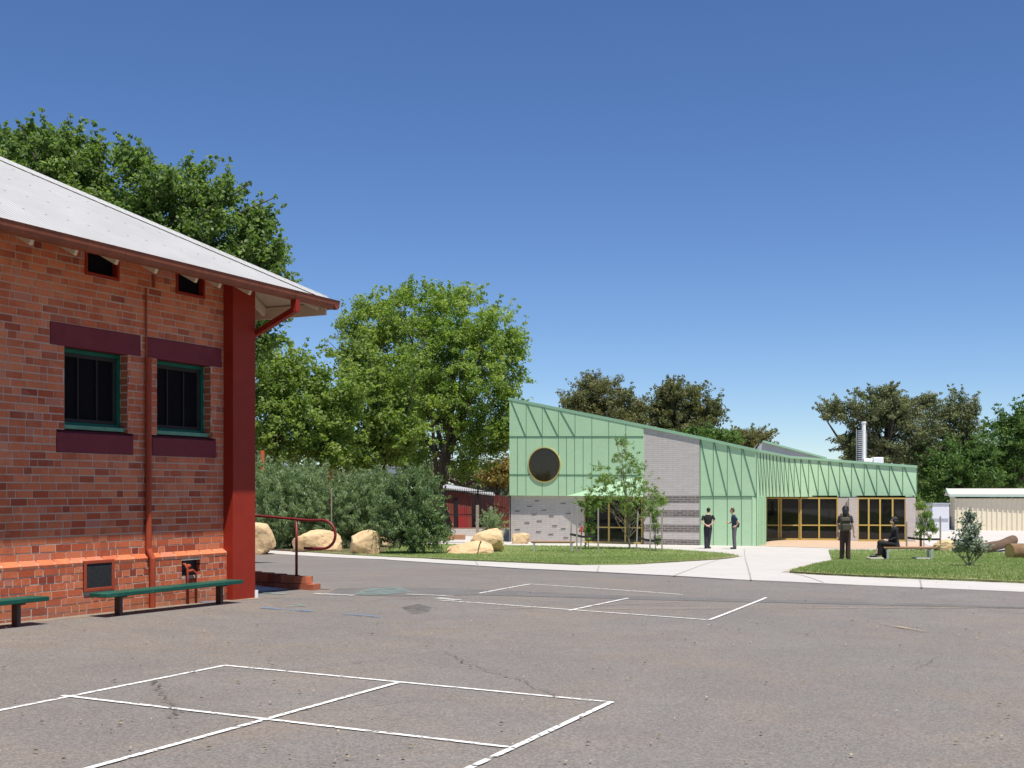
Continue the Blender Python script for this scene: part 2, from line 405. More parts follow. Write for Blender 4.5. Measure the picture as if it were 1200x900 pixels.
M['gbrick'] = brick_tex_mat('grey_block', (.57, .52, .485), (.51, .47, .44), (.43, .395, .37), .39, .094, .012, 'hz')
M['dbrick'] = brick_tex_mat('dark_grey_block', (.19, .165, .15), (.12, .105, .10), (.42, .38, .34), .30, .105, .010, 'hz')
M['darkblock'] = simple('dark_block', (.13, .115, .105), .8, .2, 5)
M['gold'] = simple('gold_frame', (.52, .37, .10), .4, .08, 3, bmp=0)
M['glass'] = glass_mat('window_glass')
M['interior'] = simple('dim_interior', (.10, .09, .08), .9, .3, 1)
M['sand'] = simple('sandstone', (.60, .43, .235), .9, .28, 2.4, bmp=1, bscale=9, dirt=(.36, .21, .10))
M['bark'] = simple('tree_bark', (.085, .065, .05), .95, .4, 5, bmp=.9, bscale=14)
M['palebark'] = simple('pale_bark', (.24, .20, .15), .9, .35, 6, bmp=.6, bscale=25)
M['stake'] = simple('weathered_timber', (.30, .26, .21), .9, .25, 8, bmp=.4)
M['timber'] = simple('bench_timber', (.38, .19, .10), .65, .2, 10, bmp=.3)
M['galv'] = simple('galvanised_steel', (.45, .48, .50), .4, .08, 8, metal=.4, bmp=0)
M['strap'] = simple('black_strap', (.015, .015, .016), .7, .1, 6)
M['log'] = simple('log_bark', (.20, .12, .06), .95, .5, 4, bmp=.9, bscale=10)
M['logcut'] = simple('cut_wood', (.55, .34, .13), .85, .2, 9, bmp=.3)
M['shedcream'] = simple('cream_steel', (.78, .70, .52), .5, .05, 2, bmp=0)
M['redshed'] = corr_mat('red_corrugated', (.27, .065, .042), .35, 'x', .6, .8)
M['greywall'] = simple('grey_render', (.22, .22, .24), .8, .1, 1)
M['slate'] = simple('slate_roof', (.09, .10, .13), .7, .2, 3)
M['skin'] = simple('skin', (.56, .34, .245), .55, .06, 20, bmp=0)
M['blackcloth'] = simple('black_cloth', (.014, .013, .015), .9, .3, 25, bmp=.3)
M['navycloth'] = simple('navy_cloth', (.030, .045, .085), .9, .2, 25, bmp=.3)
M['greycloth'] = simple('grey_cloth', (.115, .110, .125), .9, .2, 25, bmp=.3)
M['darkpants'] = simple('charcoal_cloth', (.035, .032, .045), .9, .2, 25, bmp=.3)
M['browncloth'] = simple('brown_cloth', (.060, .030, .026), .9, .2, 25, bmp=.3)
M['plumcloth'] = simple('dark_taupe_cloth', (.050, .040, .046), .9, .2, 25, bmp=.3)
M['olive'] = simple('olive_canvas', (.060, .055, .036), .9, .2, 25, bmp=.3)
M['hairdark'] = simple('black_hair', (.012, .010, .010), .6, .3, 40, bmp=.5)
M['hairbrown'] = simple('brown_hair', (.10, .045, .025), .6, .3, 40, bmp=.5)
M['shoe'] = simple('shoe_leather', (.02, .018, .018), .5, .1, 20, bmp=0)

# ---------------------------------------------------------------- ground sheets
gx = [-900, -400, -200, -100, -60, -40, -30]+[x*1.5 for x in range(-16, 25)]+[44, 60, 100, 200, 400, 900]
gy = [-120, -60, -30, -10, -3]+[y*1.0 for y in range(0, 62)]+[66, 72, 80, 95, 120, 150, 200, 300, 500, 900, 1500]
gx = sorted(set(gx)); gy = sorted(set(gy))
GT = []
for i in range(len(gx)-1):
    for j in range(len(gy)-1):
        a, b, c, d = (gx[i], gy[j]), (gx[i+1], gy[j]), (gx[i+1], gy[j+1]), (gx[i], gy[j+1])
        GT.append((a, b, c)); GT.append((a, c, d))
def clip(poly, tri):
    """convex clip of poly (3D pts) to a CCW triangle in plan"""
    for i in range(3):
        a, b = tri[i], tri[(i+1) % 3]; out = []
        def sd(p): return (b[0]-a[0])*(p[1]-a[1])-(b[1]-a[1])*(p[0]-a[0])
        for k in range(len(poly)):
            p, q = poly[k], poly[(k+1) % len(poly)]; sp, sq = sd(p), sd(q)
            if sp >= 0: out.append(p)
            if (sp > 0 and sq < 0) or (sp < 0 and sq > 0):
                u = sp/(sp-sq); out.append(tuple(p[m]+(q[m]-p[m])*u for m in range(3)))
        poly = out
        if len(poly) < 3: return None
    return poly
def sheet(name, pts, mat, lift, skirt=0, kind='structure'):
    """a layer that follows the ground exactly, cut to the plan polygon pts"""
    pts = [(p[0], p[1]) for p in pts]
    tris = tessellate_polygon([[Vector((p[0], p[1], 0)) for p in pts]])
    mb = MB()
    for t in tris:
        T = [pts[k] for k in t]
        ar = (T[1][0]-T[0][0])*(T[2][1]-T[0][1])-(T[1][1]-T[0][1])*(T[2][0]-T[0][0])
        if abs(ar) < 1e-9: continue
        if ar < 0: T = T[::-1]
        x0, x1 = min(p[0] for p in T), max(p[0] for p in T); y0, y1 = min(p[1] for p in T), max(p[1] for p in T)
        for g in GT:
            if max(p[0] for p in g) < x0 or min(p[0] for p in g) > x1 or max(p[1] for p in g) < y0 or min(p[1] for p in g) > y1: continue
            pl = clip([(p[0], p[1], gz(p[0], p[1])+lift) for p in g], T)
            if pl: mb.add(pl, [tuple(range(len(pl)))])
    if skirt:
        n = len(pts)
        for i in range(n):
            a, b = pts[i], pts[(i+1) % n]; L = math.hypot(b[0]-a[0], b[1]-a[1]); k = max(1, int(L/1.0))
            for q in range(k):
                u = [(a[0]+(b[0]-a[0])*w/k, a[1]+(b[1]-a[1])*w/k) for w in (q, q+1)]
                z = [gz(*w) for w in u]
                mb.quad((u[0][0], u[0][1], z[0]-skirt), (u[1][0], u[1][1], z[1]-skirt), (u[1][0], u[1][1], z[1]+lift), (u[0][0], u[0][1], z[0]+lift))
    o = mb.build(name, mat, fixn=False)
    for p in o.data.polygons:
        pass
    return tag(o, kind=kind)
def GP(L): return [G(*p) for p in L]

mb = MB()
for a, b, c in GT: mb.add([(p[0], p[1], gz(p[0], p[1])-.03) for p in (a, b, c)], [(0, 1, 2)])
tag(mb.build('ground', M['ground'], fixn=False), kind='structure')
edge_px = [(200, 641.5), (303, 648.3), (450, 656), (610, 667), (755, 674), (860, 680), (1000, 686.5), (1200, 695)]
edge = GP(edge_px)
right_out = edge[-1]+(edge[-1]-edge[-2])*1.2
left_out = edge[0]+(edge[0]-edge[1])*.6
asph = [(-60, -60), (40, -60), (right_out.x+8, right_out.y-2)]+[(right_out.x, right_out.y)]+[(p.x, p.y) for p in reversed(edge)]+[(left_out.x, left_out.y), (-60, 60)]
sheet('asphalt_yard', asph, M['asphalt'], 0)
conc = [(left_out.x, left_out.y)]+[(p.x, p.y) for p in edge]+[(right_out.x, right_out.y), (45, 20), (45, 86), (-6, 86), (-6, 58), (-22, 58)]
sheet('concrete_path', conc, M['concrete'], .02, .05)
# gravel yard in front of the far shed
gr = GP([(1076, 638), (1120, 645), (1215, 648), (1260, 652)])
sheet('gravel_yard', [(p.x, p.y) for p in gr]+[(60, 55), (60, 120), (28, 120)], M['gravel'], .03)
deck = GP([(888, 640.3), (1000, 644), (1075, 643), (1086, 639)])
sheet('porch_paving', [(p.x, p.y) for p in deck]+[(22, 66), (12.5, 66)], M['deck'], .034, .03)
# expansion joints in the concrete path
jm = simple('path_joint', (.30, .28, .25), .9, .1, 3)
def strip(name, a, b, w, mat, lift, px=True):
    if px: a, b = G(*a), G(*b)
    d = Vector((b.x-a.x, b.y-a.y)); d.normalize(); n = Vector((-d.y, d.x))*w/2
    return [(a.x+n.x, a.y+n.y), (a.x-n.x, a.y-n.y), (b.x-n.x, b.y-n.y), (b.x+n.x, b.y+n.y)]
for a, b in [((880, 681), (872, 643.5)), ((790, 676), (845, 655)), ((700, 671), (702, 664)), ((965, 684), (930, 673)), ((1080, 690), (1078, 680)), ((560, 663), (556, 656.5)), ((868, 652), (972, 654))]:
    sheet('path_joint', strip('', a, b, .03, None, 0), jm, .024)
# lawns
lawnL_px = [(330, 645.8), (400, 650.3), (500, 655.2), (600, 660), (680, 663.2), (740, 662.7), (800, 659), (840, 656.5), (862, 653.6), (866, 652.6), (850, 650), (820, 647.6), (790, 645.6), (740, 643), (690, 641.6), (640, 640.8), (600, 640.6), (570, 640), (520, 639)]
lawnL = [(p.x, p.y) for p in GP(lawnL_px)]+[(-14, 58)]
lawnR_px = [(925, 672.5), (960, 674.8), (1010, 677.3), (1075, 680), (1140, 682.5), (1200, 685), (1290, 689)]
lawnR_b = [(1290, 655), (1200, 650), (1140, 647.5), (1075, 646), (1020, 646), (971, 646), (973, 652), (977, 658.5), (955, 664)]
lawnR = [(p.x, p.y) for p in GP(lawnR_px+lawnR_b)]
sheet('lawn', lawnL, M['lawn'], .055, .06)
sheet('lawn', lawnR, M['lawn'], .055, .06)
bed = [(p.x, p.y) for p in GP([(230, 641), (345, 647), (440, 651.5), (448, 648), (470, 641), (500, 636)])]+[(-8, 64), (-30, 64)]
sheet('mulch_bed', bed, M['mulch'], .065, .05)
pg = [(p.x, p.y) for p in GP([(500, 628), (585, 624.5), (596, 616)])]+[(-4, 95), (-30, 95), (-20, 66)]
sheet('playground_bark', pg, M['mulch'], .05, .05)

for L_ in (lawnL_px[:10], [(958, 664)]+lawnR_px):
    for a, b in zip(L_[:-1], L_[1:]): sheet('dry_edge', strip('', (a[0], a[1]-.35), (b[0], b[1]-.35), .34, None, 0), M['dryedge'], .062)
# grass blades over both lawns
def inside(P_, poly):
    x, y = P_[:, 0], P_[:, 1]; r = np.zeros(len(x), bool); n = len(poly)
    for i in range(n):
        x1, y1 = poly[i]; x2, y2 = poly[(i+1) % n]
        c = ((y1 > y) != (y2 > y)) & (x < (x2-x1)*(y-y1)/(y2-y1+1e-12)+x1); r ^= c
    return r
def raw_mesh(name, V, tone, mat, nper=4, parent=None, base=None):
    """V: (n, nper, 3) polygons"""
    n = len(V); me = bpy.data.meshes.new(name)
    M_ = ROOT.get(parent) if parent is not None else None
    off = np.array(M_.translation) if M_ is not None else (np.array(base) if base is not None else np.zeros(3))
    me.vertices.add(n*nper); me.loops.add(n*nper); me.polygons.add(n)
    me.vertices.foreach_set('co', (V-off).astype(np.float32).ravel())
    me.loops.foreach_set('vertex_index', np.arange(n*nper, dtype=np.int32))
    me.polygons.foreach_set('loop_start', np.arange(0, n*nper, nper, dtype=np.int32))
    me.update(calc_edges=True)
    at = me.attributes.new('tone', 'FLOAT', 'FACE'); at.data.foreach_set('value', np.clip(tone, 0, 1).astype(np.float32))
    me.materials.append(mat); o = bpy.data.objects.new(name, me); C.objects.link(o)
    if parent is not None: o.parent = parent
    elif base is not None: o.location = base
    return o
M['blade'] = leafmat('grass_blade', (.17, .26, .07), (.27, .34, .12), (.44, .45, .23), .3, .7)
def blades(poly, n, hmin, hmax, name='grass', lift=.055):
    p = np.array(poly); lo, hi = p.min(0), p.max(0)
    # more blades near the camera: sample uniformly in the picture's sense
    Q = np.empty((0, 2))
    while len(Q) < n:
        u = rng.random((n*2, 2)); y = 1/(1/hi[1]+u[:, 1]*(1/lo[1]-1/hi[1])); x = lo[0]+u[:, 0]*(hi[0]-lo[0])
        c = np.stack([x, y], 1); c = c[np.abs(c[:, 0]/c[:, 1]) < .46]; Q = np.vstack([Q, c[inside(c, poly)]])
    Q = Q[:n]; z = np.array([gz(a, b) for a, b in Q])+lift-.006
    h = hmin+(hmax-hmin)*rng.random(n); w = .007+.008*rng.random(n); a = rng.random(n)*math.pi
    lean = rng.normal(0, .35, (n, 2))*h[:, None]
    dx, dy = np.cos(a)*w, np.sin(a)*w
    V = np.zeros((n, 3, 3)); V[:, 0] = np.stack([Q[:, 0]-dx, Q[:, 1]-dy, z], 1); V[:, 1] = np.stack([Q[:, 0]+dx, Q[:, 1]+dy, z], 1)
    V[:, 2] = np.stack([Q[:, 0]+lean[:, 0], Q[:, 1]+lean[:, 1], z+h], 1)
    pt = .5+.35*np.sin(Q[:, 0]*.9+np.sin(Q[:, 1]*.7)*2)*np.sin(Q[:, 1]*.55+1)
    return tag(raw_mesh(name, V, rng.normal(0, .22, n)+pt*.6+.15, M['blade'], 3), kind='stuff')
blades(lawnL, 70000, .03, .07); blades(lawnR, 90000, .03, .07)

# painted court lines
LW = .042
def line(a, b, mat='paint', w=LW, lift=.006, name='line_marking'):
    sheet(name, strip('', a, b, w, None, 0), M[mat], lift)
court = thing_lines = [((-60, 845), (263, 780.3)), ((263, 780.3), (717, 823.7)), ((73, 816), (603, 877.5)), ((466, 801), (60, 914)), ((717, 823.7), (500, 925))]
for k, (a, b) in enumerate(court): line(a, b, lift=.005+.0012*k)
court2 = [((622, 684.6), (800, 697)), ((622, 684.6), (562, 695.5)), ((513, 703.6), (832, 727)), ((736, 701.5), (667, 716)), ((898, 701), (832, 727))]
for k, (a, b) in enumerate(court2): line(a, b, lift=.005+.0012*k, w=.042)
for a, b, m_, w in [((369, 696.5), (415, 698.5), 'chalk', .16), ((512, 701.5), (537, 704), 'chalk', .16), ((476, 697), (531, 699.5), 'chalk', .08),
                  ((307, 713), (366, 717), 'blue', .12), ((403, 720), (447, 724), 'blue', .11), ((236, 706.5), (256, 705.5), 'blue', .16),
                  ((333, 711.5), (358, 710.5), 'teal', .07), ((346, 708.5), (358, 711.5), 'teal', .06), ((300, 694), (333, 697), 'teal', .16),
                  ((700, 714), (1200, 712.5), 'dust', .06), ((1035, 732), (1083, 741), 'dust', .10), ((560, 715), (800, 706), 'dust', .05)]:
    sheet('ground_marking', strip('', a, b, w, None, 0), M[m_], .012)
def crack(pts, w, sub=7, amp=.022):
    q = [G(*p) for p in pts]; out = []; r = random.Random(int(pts[0][0]))
    for a, b in zip(q[:-1], q[1:]):
        for k in range(sub): c = a+(b-a)*k/sub; out.append((c.x+r.gauss(0, amp), c.y+r.gauss(0, amp)))
    out.append((q[-1].x, q[-1].y)); L_, R_ = [], []
    for k, c in enumerate(out):
        d = Vector((out[min(k+1, len(out)-1)][0]-out[max(k-1, 0)][0], out[min(k+1, len(out)-1)][1]-out[max(k-1, 0)][1])).normalized()
        ww = w*r.uniform(.4, 1.3)/2; L_.append((c[0]-d.y*ww, c[1]+d.x*ww)); R_.append((c[0]+d.y*ww, c[1]-d.x*ww))
    sheet('asphalt_crack', L_+R_[::-1], M['crack'], .0145)
crack([(178, 797), (187, 810), (198, 821), (206, 834), (202, 843)], .028, amp=.02); crack([(180, 796), (240, 786), (330, 788), (455, 773)], .014)
crack([(206, 834), (300, 835), (420, 830), (480, 822)], .014); crack([(520, 765), (560, 782), (625, 803), (650, 818)], .016); crack([(300, 700), (420, 706), (520, 700), (640, 706)], .03)
crack([(640, 706), (860, 712), (1060, 712), (1200, 713)], .03); crack([(955, 703), (985, 702), (1015, 705)], .03); crack([(1060, 790), (1090, 778), (1100, 771)], .01)
sheet('ground_marking', [(p.x, p.y) for p in GP([(432, 690.5), (470, 689), (482, 694.5), (440, 699), (415, 697)])], M['teal'], .0125)
sheet('asphalt_patch', [(p.x, p.y) for p in GP([(395, 690), (440, 687.5), (560, 691), (780, 700), (1210, 711), (1210, 713.5), (780, 703.5), (560, 697.5), (470, 699), (380, 697)])], simple('asphalt_repair', (.135, .125, .115), .9, .25, 3, bmp=.5, bscale=80), .0035)
st = GP([(470, 712), (490, 708), (507, 712), (500, 719), (482, 720)])
sheet('asphalt_patch', [(p.x, p.y) for p in st], paint_mat('oil_stain', (.09, .085, .08), .58, .16, 5), .004)

n_ = 420; c_ = []
while len(c_) < n_:
    px = random.uniform(0, 1200); py = random.uniform(690, 900) if random.random() < .6 else random.uniform(675, 760); q = G(px, py)
    if (ROOT.get('x') is None) and ((q.x+3.56)*.898-(q.y-16.3)*.44) > -.1: c_.append(q)
V = np.zeros((n_, 4, 3)); 
for k, q in enumerate(c_):
    a = random.random()*6.28; L = random.uniform(.008, .022); w = L*random.uniform(.3, .7); d = (math.cos(a)*L, math.sin(a)*L); e_ = (-math.sin(a)*w, math.cos(a)*w); z = q.z+.018
    V[k] = [(q.x-d[0], q.y-d[1], z), (q.x-e_[0], q.y-e_[1], z+.008), (q.x+d[0], q.y+d[1], z), (q.x+e_[0], q.y+e_[1], z+.006)]
tag(raw_mesh('leaf_litter', V, rng.random(n_), leafmat('dry_leaf', (.09, .055, .03), (.26, .18, .09), (.48, .40, .26), .1), 4), kind='stuff')

# ================================================================= OLD BRICK BUILDING
SI, CO = 700/math.hypot(700, F), F/math.hypot(700, F)       # wall heading
X0, Y0 = -3.56, 16.3
RZ0 = gz(X0, Y0)
bb = thing('brick_building', 'old red brick building with a grey iron hip roof and a maroon corner pier', 'building', (X0, Y0, RZ0), math.atan2(CO, SI))
def wx(px, y=0.0):
    """distance along the wall of what is seen at px, on the plane y metres behind the wall face"""
    r = (px-CX)/F; ax, ay = X0-y*CO, Y0+y*SI
    return (r*ay-ax)/(SI-CO*r)
def wz(px, py, y=0.0):
    x = wx(px, y); return CZ+(HY-py)/F*(Y0+y*SI+CO*x)-RZ0
BH = .0840
def zq(z): return round(z/BH)*BH
ledge = zq(wz(55, 656)); top = 4.25
def rect(p0, p1, y0, y1, pxm=None):
    a, b = wx(p0), wx(p1); return (a, b, zq(y1), zq(y0))
L1 = (wx(58.5), wx(165), zq(wz(58.5, 407.5)), zq(wz(58.5, 380)))
W1 = (wx(75.6), wx(149.6), zq(wz(75.6, 505.5)), L1[2])
S1 = (wx(66), wx(156), W1[2]-BH*3, W1[2])
L2 = (wx(172), wx(259.8), L1[2], L1[3])
W2 = (wx(184), wx(247), W1[2], L1[2])
S2 = (wx(178), wx(253), S1[2], S1[3])
V1 = (wx(99.5), wx(139.5), zq(wz(110, 320)), zq(wz(110, 290)))
V2 = (wx(206), wx(240), V1[2], V1[3])
FV = (wx(97, -.05), wx(132.5, -.05), wz(97, 694, -.05), wz(97, 657.5, -.05))
HH = (wx(213, -.05), wx(235, -.05), wz(213, 675, -.05), wz(213, 657, -.05))
holes_top = [L1, W1, S1, L2, W2, S2, V1, V2]; holes_bot = [FV, HH]
wall = MB(); mort = MB()
def face_with_holes(m, xa, xb, za, zb, y, holes):
    xs = sorted({xa, xb}|{h[0] for h in holes}|{h[1] for h in holes}); zs = sorted({za, zb}|{h[2] for h in holes}|{h[3] for h in holes})
    for i in range(len(xs)-1):
        for j in range(len(zs)-1):
            cx, cz = (xs[i]+xs[i+1])/2, (zs[j]+zs[j+1])/2
            if not (xa <= cx <= xb and za <= cz <= zb): continue
            if any(h[0] < cx < h[1] and h[2] < cz < h[3] for h in holes): continue
            m.quad((xs[i], y, zs[j]), (xs[i+1], y, zs[j]), (xs[i+1], y, zs[j+1]), (xs[i], y, zs[j+1]))
def courses(xa, xb, za, zb, y, holes, jit=.002, hrow=-1):
    z = za; row = 0
    while z < zb-.01:
        x = xa-random.random()*.2; row += 1
        while x < xb:
            w = .214 if random.random() < .70 else .103
            if row == hrow: w = .103 if random.random() < .93 else .214
            segs = [(max(x, xa), min(x+w, xb))]
            for h in holes:
                if h[2] < z+BH*.6 and h[3] > z+BH*.4:
                    ns = []
                    for a, b in segs:
                        if b <= h[0] or a >= h[1]: ns.append((a, b))
                        else:
                            if a < h[0]: ns.append((a, h[0]))
                            if b > h[1]: ns.append((h[1], b))
                    segs = ns
            t = min(.8, max(0.1, random.gauss(.5, .17))) if random.random() < .9 else random.choice((.0, .06, .12, .9, 1))
            for a, b in segs:
                if b-a > .025:
                    dy = random.uniform(-jit, jit); e = random.uniform(.001, .003)
                    wall.box(((a+b)/2, y+.045+dy, z+BH/2+random.uniform(-.001, .001)), (b-a-e-.002, .09, .0705+random.uniform(-.003, .002)), Matrix.Rotation(random.uniform(-.006, .006), 3, 'Y'), t)
            x += w+.010
        z += BH
XA = -9.5
zb0 = ledge-BH*8
courses(XA, -.005, ledge, top, 0, holes_top); courses(XA, -.005, zb0, ledge-BH, -.052, holes_bot, .003, hrow=6)
# sloping ledge course
x = XA
while x < -.01:
    w = .23; t = min(1, max(0, random.gauss(.72, .15))); a, b = x+.004, min(x+w-.004, -.01); z0, z1 = ledge-BH+.004, ledge+.004
    wall.add([(a, -.055, z0), (b, -.055, z0), (b, .04, z0), (a, .04, z0), (a, -.060, z0+.030), (b, -.060, z0+.030), (b, .002, z1), (a, .002, z1), (a, .04, z1), (b, .04, z1)],
             [(0, 1, 5, 4), (4, 5, 6, 7), (7, 6, 9, 8), (0, 4, 7, 8, 3), (1, 2, 9, 6, 5), (0, 3, 2, 1)], t); x += w+.008
wallo = wall.build('wall', M['brick'], bb, local=True, fixn=False)
face_with_holes(mort, XA, 0, ledge-.01, top, .004, holes_top)
face_with_holes(mort, XA, 0, zb0-.2, ledge-BH*.5, -.048, holes_bot)
mort.add([(a_, y_, z_) for a_ in (XA, -.01) for y_, z_ in ((-.050, ledge-BH), (-.050, ledge-BH+.042), (.004, ledge-.012), (.03, ledge-.012), (.03, ledge-BH))], [(0, 1, 2, 3, 4), (9, 8, 7, 6, 5), (0, 5, 6, 1), (1, 6, 7, 2), (2, 7, 8, 3), (3, 8, 9, 4), (4, 9, 5, 0)])
mort.bx(XA, -.02, .26, .3, -.4, top)                          # back of the wall
mort.bx(-.03, 0, .006, 9, -.4, top)
mort.build('mortar', M['mortar'], wallo, local=True)
# far end wall of brick with its plinth
ew = MB(); ew.bx(-.012, .012, .02, 9, 0, top); ew.bx(0, .065, .0, 9, -.3, ledge)
ew.build('end_wall', M['brickflat'], bb, local=True)
# reveals, lintels, sills, windows
for (L, W, S, k) in ((L1, W1, S1, 0), (L2, W2, S2, 1)):
    m = MB(); m.bx(L[0]+.004, L[1]-.004, -.004, .12, L[2]+.002, L[3]-.004, bev=.004)
    m.build('lintel', M['plum'], bb, local=True)
    m = MB(); z0, z1 = S[2]+.003, S[3]-.004
    m.add([(S[0]+.004, -.006, z0), (S[1]-.004, -.006, z0), (S[1]-.004, .115, z0), (S[0]+.004, .115, z0), (S[0]+.004, -.006, z1-.03), (S[1]-.004, -.006, z1-.03), (S[1]-.004, .115, z1+.02), (S[0]+.004, .115, z1+.02)],
          [(0, 1, 5, 4), (4, 5, 6, 7), (0, 4, 7, 3), (1, 2, 6, 5), (0, 3, 2, 1), (2, 3, 7, 6)])
    m.build('window_sill', M['plum'], bb, local=True)
    m = MB()
    for xx in (W[0], W[1]): m.quad((xx, .001, W[2]), (xx, .25, W[2]), (xx, .25, W[3]), (xx, .001, W[3]))
    m.quad((W[0], .12, W[3]), (W[1], .12, W[3]), (W[1], .25, W[3]), (W[0], .25, W[3]))
    m.build('window_reveal', M['brickflat'], bb, local=True, fixn=False)
    a, b, c, d = W[0]+.003, W[1]-.003, W[2]+.06, W[3]-.003; y = .115
    m = MB(); f = .045
    m.bx(a, a+f, y, y+.07, c, d, .004); m.bx(b-f, b, y, y+.07, c, d, .004); m.bx(a+f, b-f, y, y+.07, d-f, d, .004); m.bx(a+f, b-f, y, y+.07, c, c+f*.8, .004)
    wo = m.build('window', M['greenpaint'], bb, local=True)
    m = MB(); m.bx(a, b, y-.075, y+.06, W[2]+.014, W[2]+.06, .005); m.build('sill_board', M['palegreen'], wo, local=True)
    m = MB(); m.bx(a+f, b-f, y+.055, y+.058, c+f*.8, d-f); m.build('pane', M['flywire'], wo, local=True)
    m = MB(); y2 = y+.03; x0, x1, z0, z1 = a+f, b-f, c+f*.8, d-f; q = .042
    m.bx(x0, x0+q, y2, y2+.02, z0, z1); m.bx(x1-q, x1, y2, y2+.02, z0, z1); m.bx(x0+q, x1-q, y2, y2+.02, z1-q, z1); m.bx(x0+q, x1-q, y2, y2+.02, z0, z0+q)
    for u in (1/3, 2/3): m.bx(x0+(x1-x0)*u-.008, x0+(x1-x0)*u+.008, y2, y2+.018, z0+q, z1-q)
    m.build('security_screen', M['screenbar'], wo, local=True)
for V in (V1, V2):
    m = MB(); m.bx(V[0], V[1], .07, .08, V[2], V[3]); vo = m.build('eave_vent', M['flywire'], bb, local=True)
    m = MB(); f = .035
    m.bx(V[0], V[0]+f, -.01, .07, V[2], V[3]); m.bx(V[1]-f, V[1], -.01, .07, V[2], V[3]); m.bx(V[0]+f, V[1]-f, -.01, .07, V[2], V[2]+f); m.bx(V[0]+f, V[1]-f, -.01, .07, V[3]-f, V[3])
    m.build('vent_frame', M['maroon'], vo, local=True)
V = FV; m = MB(); m.bx(V[0], V[1], -.066, -.055, V[2], V[3]); vo = m.build('floor_vent', simple('vent_mesh', (.035, .036, .038), .9, .4, 40, bmp=.3, bscale=200, spec=.1), bb, local=True)
m = MB(); f = .038
m.bx(V[0], V[0]+f, -.075, -.04, V[2], V[3], .004); m.bx(V[1]-f, V[1], -.075, -.04, V[2], V[3], .004); m.bx(V[0]+f, V[1]-f, -.075, -.04, V[2], V[2]+f, .004); m.bx(V[0]+f, V[1]-f, -.075, -.04, V[3]-f, V[3], .004)
m.build('vent_frame', M['redpaint'], vo, local=True)
V = HH; m = MB(); m.bx(V[0], V[1], .02, .03, V[2]-.02, V[3]); m.build('wall_cavity', M['black'], bb, local=True)
m = MB()
xa, xb = wx(217, -.08), wx(222, -.08); zc = wz(219, 664, -.08)
m.tube([(xa+.02, .02, zc+.02), (xa+.02, -.06, zc+.03), (xa+.03, -.085, zc-.02), (xa+.05, -.085, -.05)], .016)
m.tube([(xb+.06, .02, zc-.06), (xb+.07, -.07, zc-.05), (xb+.12, -.085, zc-.09), (xb+.12, -.085, -.05)], .014)
m.tube([(xa+.03, -.085, zc-.06), (xb+.07, -.08, zc-.055)], .018)
m.tube([(xa+.06, -.10, zc+.0), (xa+.06, -.06, zc+.0)], .03)
m.build('water_pipe', M['redpaint'], bb, local=True, smooth=True)
# corner pier
PX0 = wx(262, 0); m = MB(); m.bx(PX0, .012, -.155, .02, -.25, top+.1, .006); m.build('corner_pier', M['maroon'], bb, local=True)
m = MB(); m.tube([(.03, -.15, -.05), (.03, -.15, .1)], .03, 10); m.build('pipe_foot', M['whitemetal'], bb, local=True)
# downpipe on the wall
dpx = wx(174.5, -.05); m = MB(); zt = wz(174.5, 421, -.05)
m.tube([(dpx, -.045, zt), (dpx, -.045, ledge+.06), (dpx, -.105, ledge-.06), (dpx, -.105, -.1)], .036, 12)
m.tube([(dpx, -.045, zt-.03), (dpx, -.045, zt+.02)], .044, 12)
m.build('downpipe', M['redpaint'], bb, local=True, smooth=False)
m = MB(); zt2 = wz(174.5, 338, -.02); m.tube([(dpx-.012, -.02, zt), (dpx-.012, -.02, zt2)], .012, 8)
m.tube([(wx(179), -.02, wz(179, 337)), (wx(179), -.02, wz(179, 322))], .016, 8)
m.build('conduit', M['redpaint'], bb, local=True)
# roof: hip over the corner (local: corner of the eave at x=OV, y=-OV)
OV = .80; pitch = .53
ze = CZ+(HY-353)/F*16.72-RZ0; bx0 = -12.0
def rp(x, y):           # roof height on the plane above the long wall
    return ze+(y+OV)*pitch
D = 9.0                # half depth of the building
roof = MB()
c0 = (OV, -OV, ze); ridge_h = ze+D*pitch
r1 = (OV-D, -OV+D, ridge_h); r0 = (bx0, -OV+D, ridge_h); e0 = (bx0, -OV, ze)
roof.quad(e0, c0, r1, r0)
roofo = roof.build('roof', M['roofiron'], bb, local=True, fixn=False)
M['iron2'] = corr_mat('galvanised_iron_end', (.44, .435, .42), .076, 'y', .55, .30, (.34, .33, .30), .1)
m = MB(); m.add([c0, (OV, -OV+2*D, ze), r1], [(0, 1, 2)]); m.add([(OV, -OV+2*D, ze), (bx0, -OV+2*D, ze), r0, r1], [(0, 1, 2, 3)])
m.build('roof_side', M['iron2'], roofo, local=True, fixn=False)
# hip capping
m = MB(); hd = Vector(r1)-Vector(c0); hl = hd.length; hd.normalize()
m.tube([Vector(c0)+Vector((0, 0, .01))+hd*.05, Vector(c0)+hd*hl+Vector((0, 0, .01))], .032, 8)
for sgn, px_ in ((1, Vector((1, 0, 0))), (-1, Vector((0, -1, 0)))):
    pass
a = Vector(c0)+Vector((-.14, 0, .012)); b = a+hd*hl; cpt = Vector(c0)+Vector((0, 0, .035)); d2 = cpt+hd*hl
m.quad(a, cpt, d2, b); a2 = Vector(c0)+Vector((0, .15, .012)); m.quad(a2, a2+hd*hl, d2, cpt)
m.build('hip_capping', M['iron'], roofo, local=True, fixn=False)
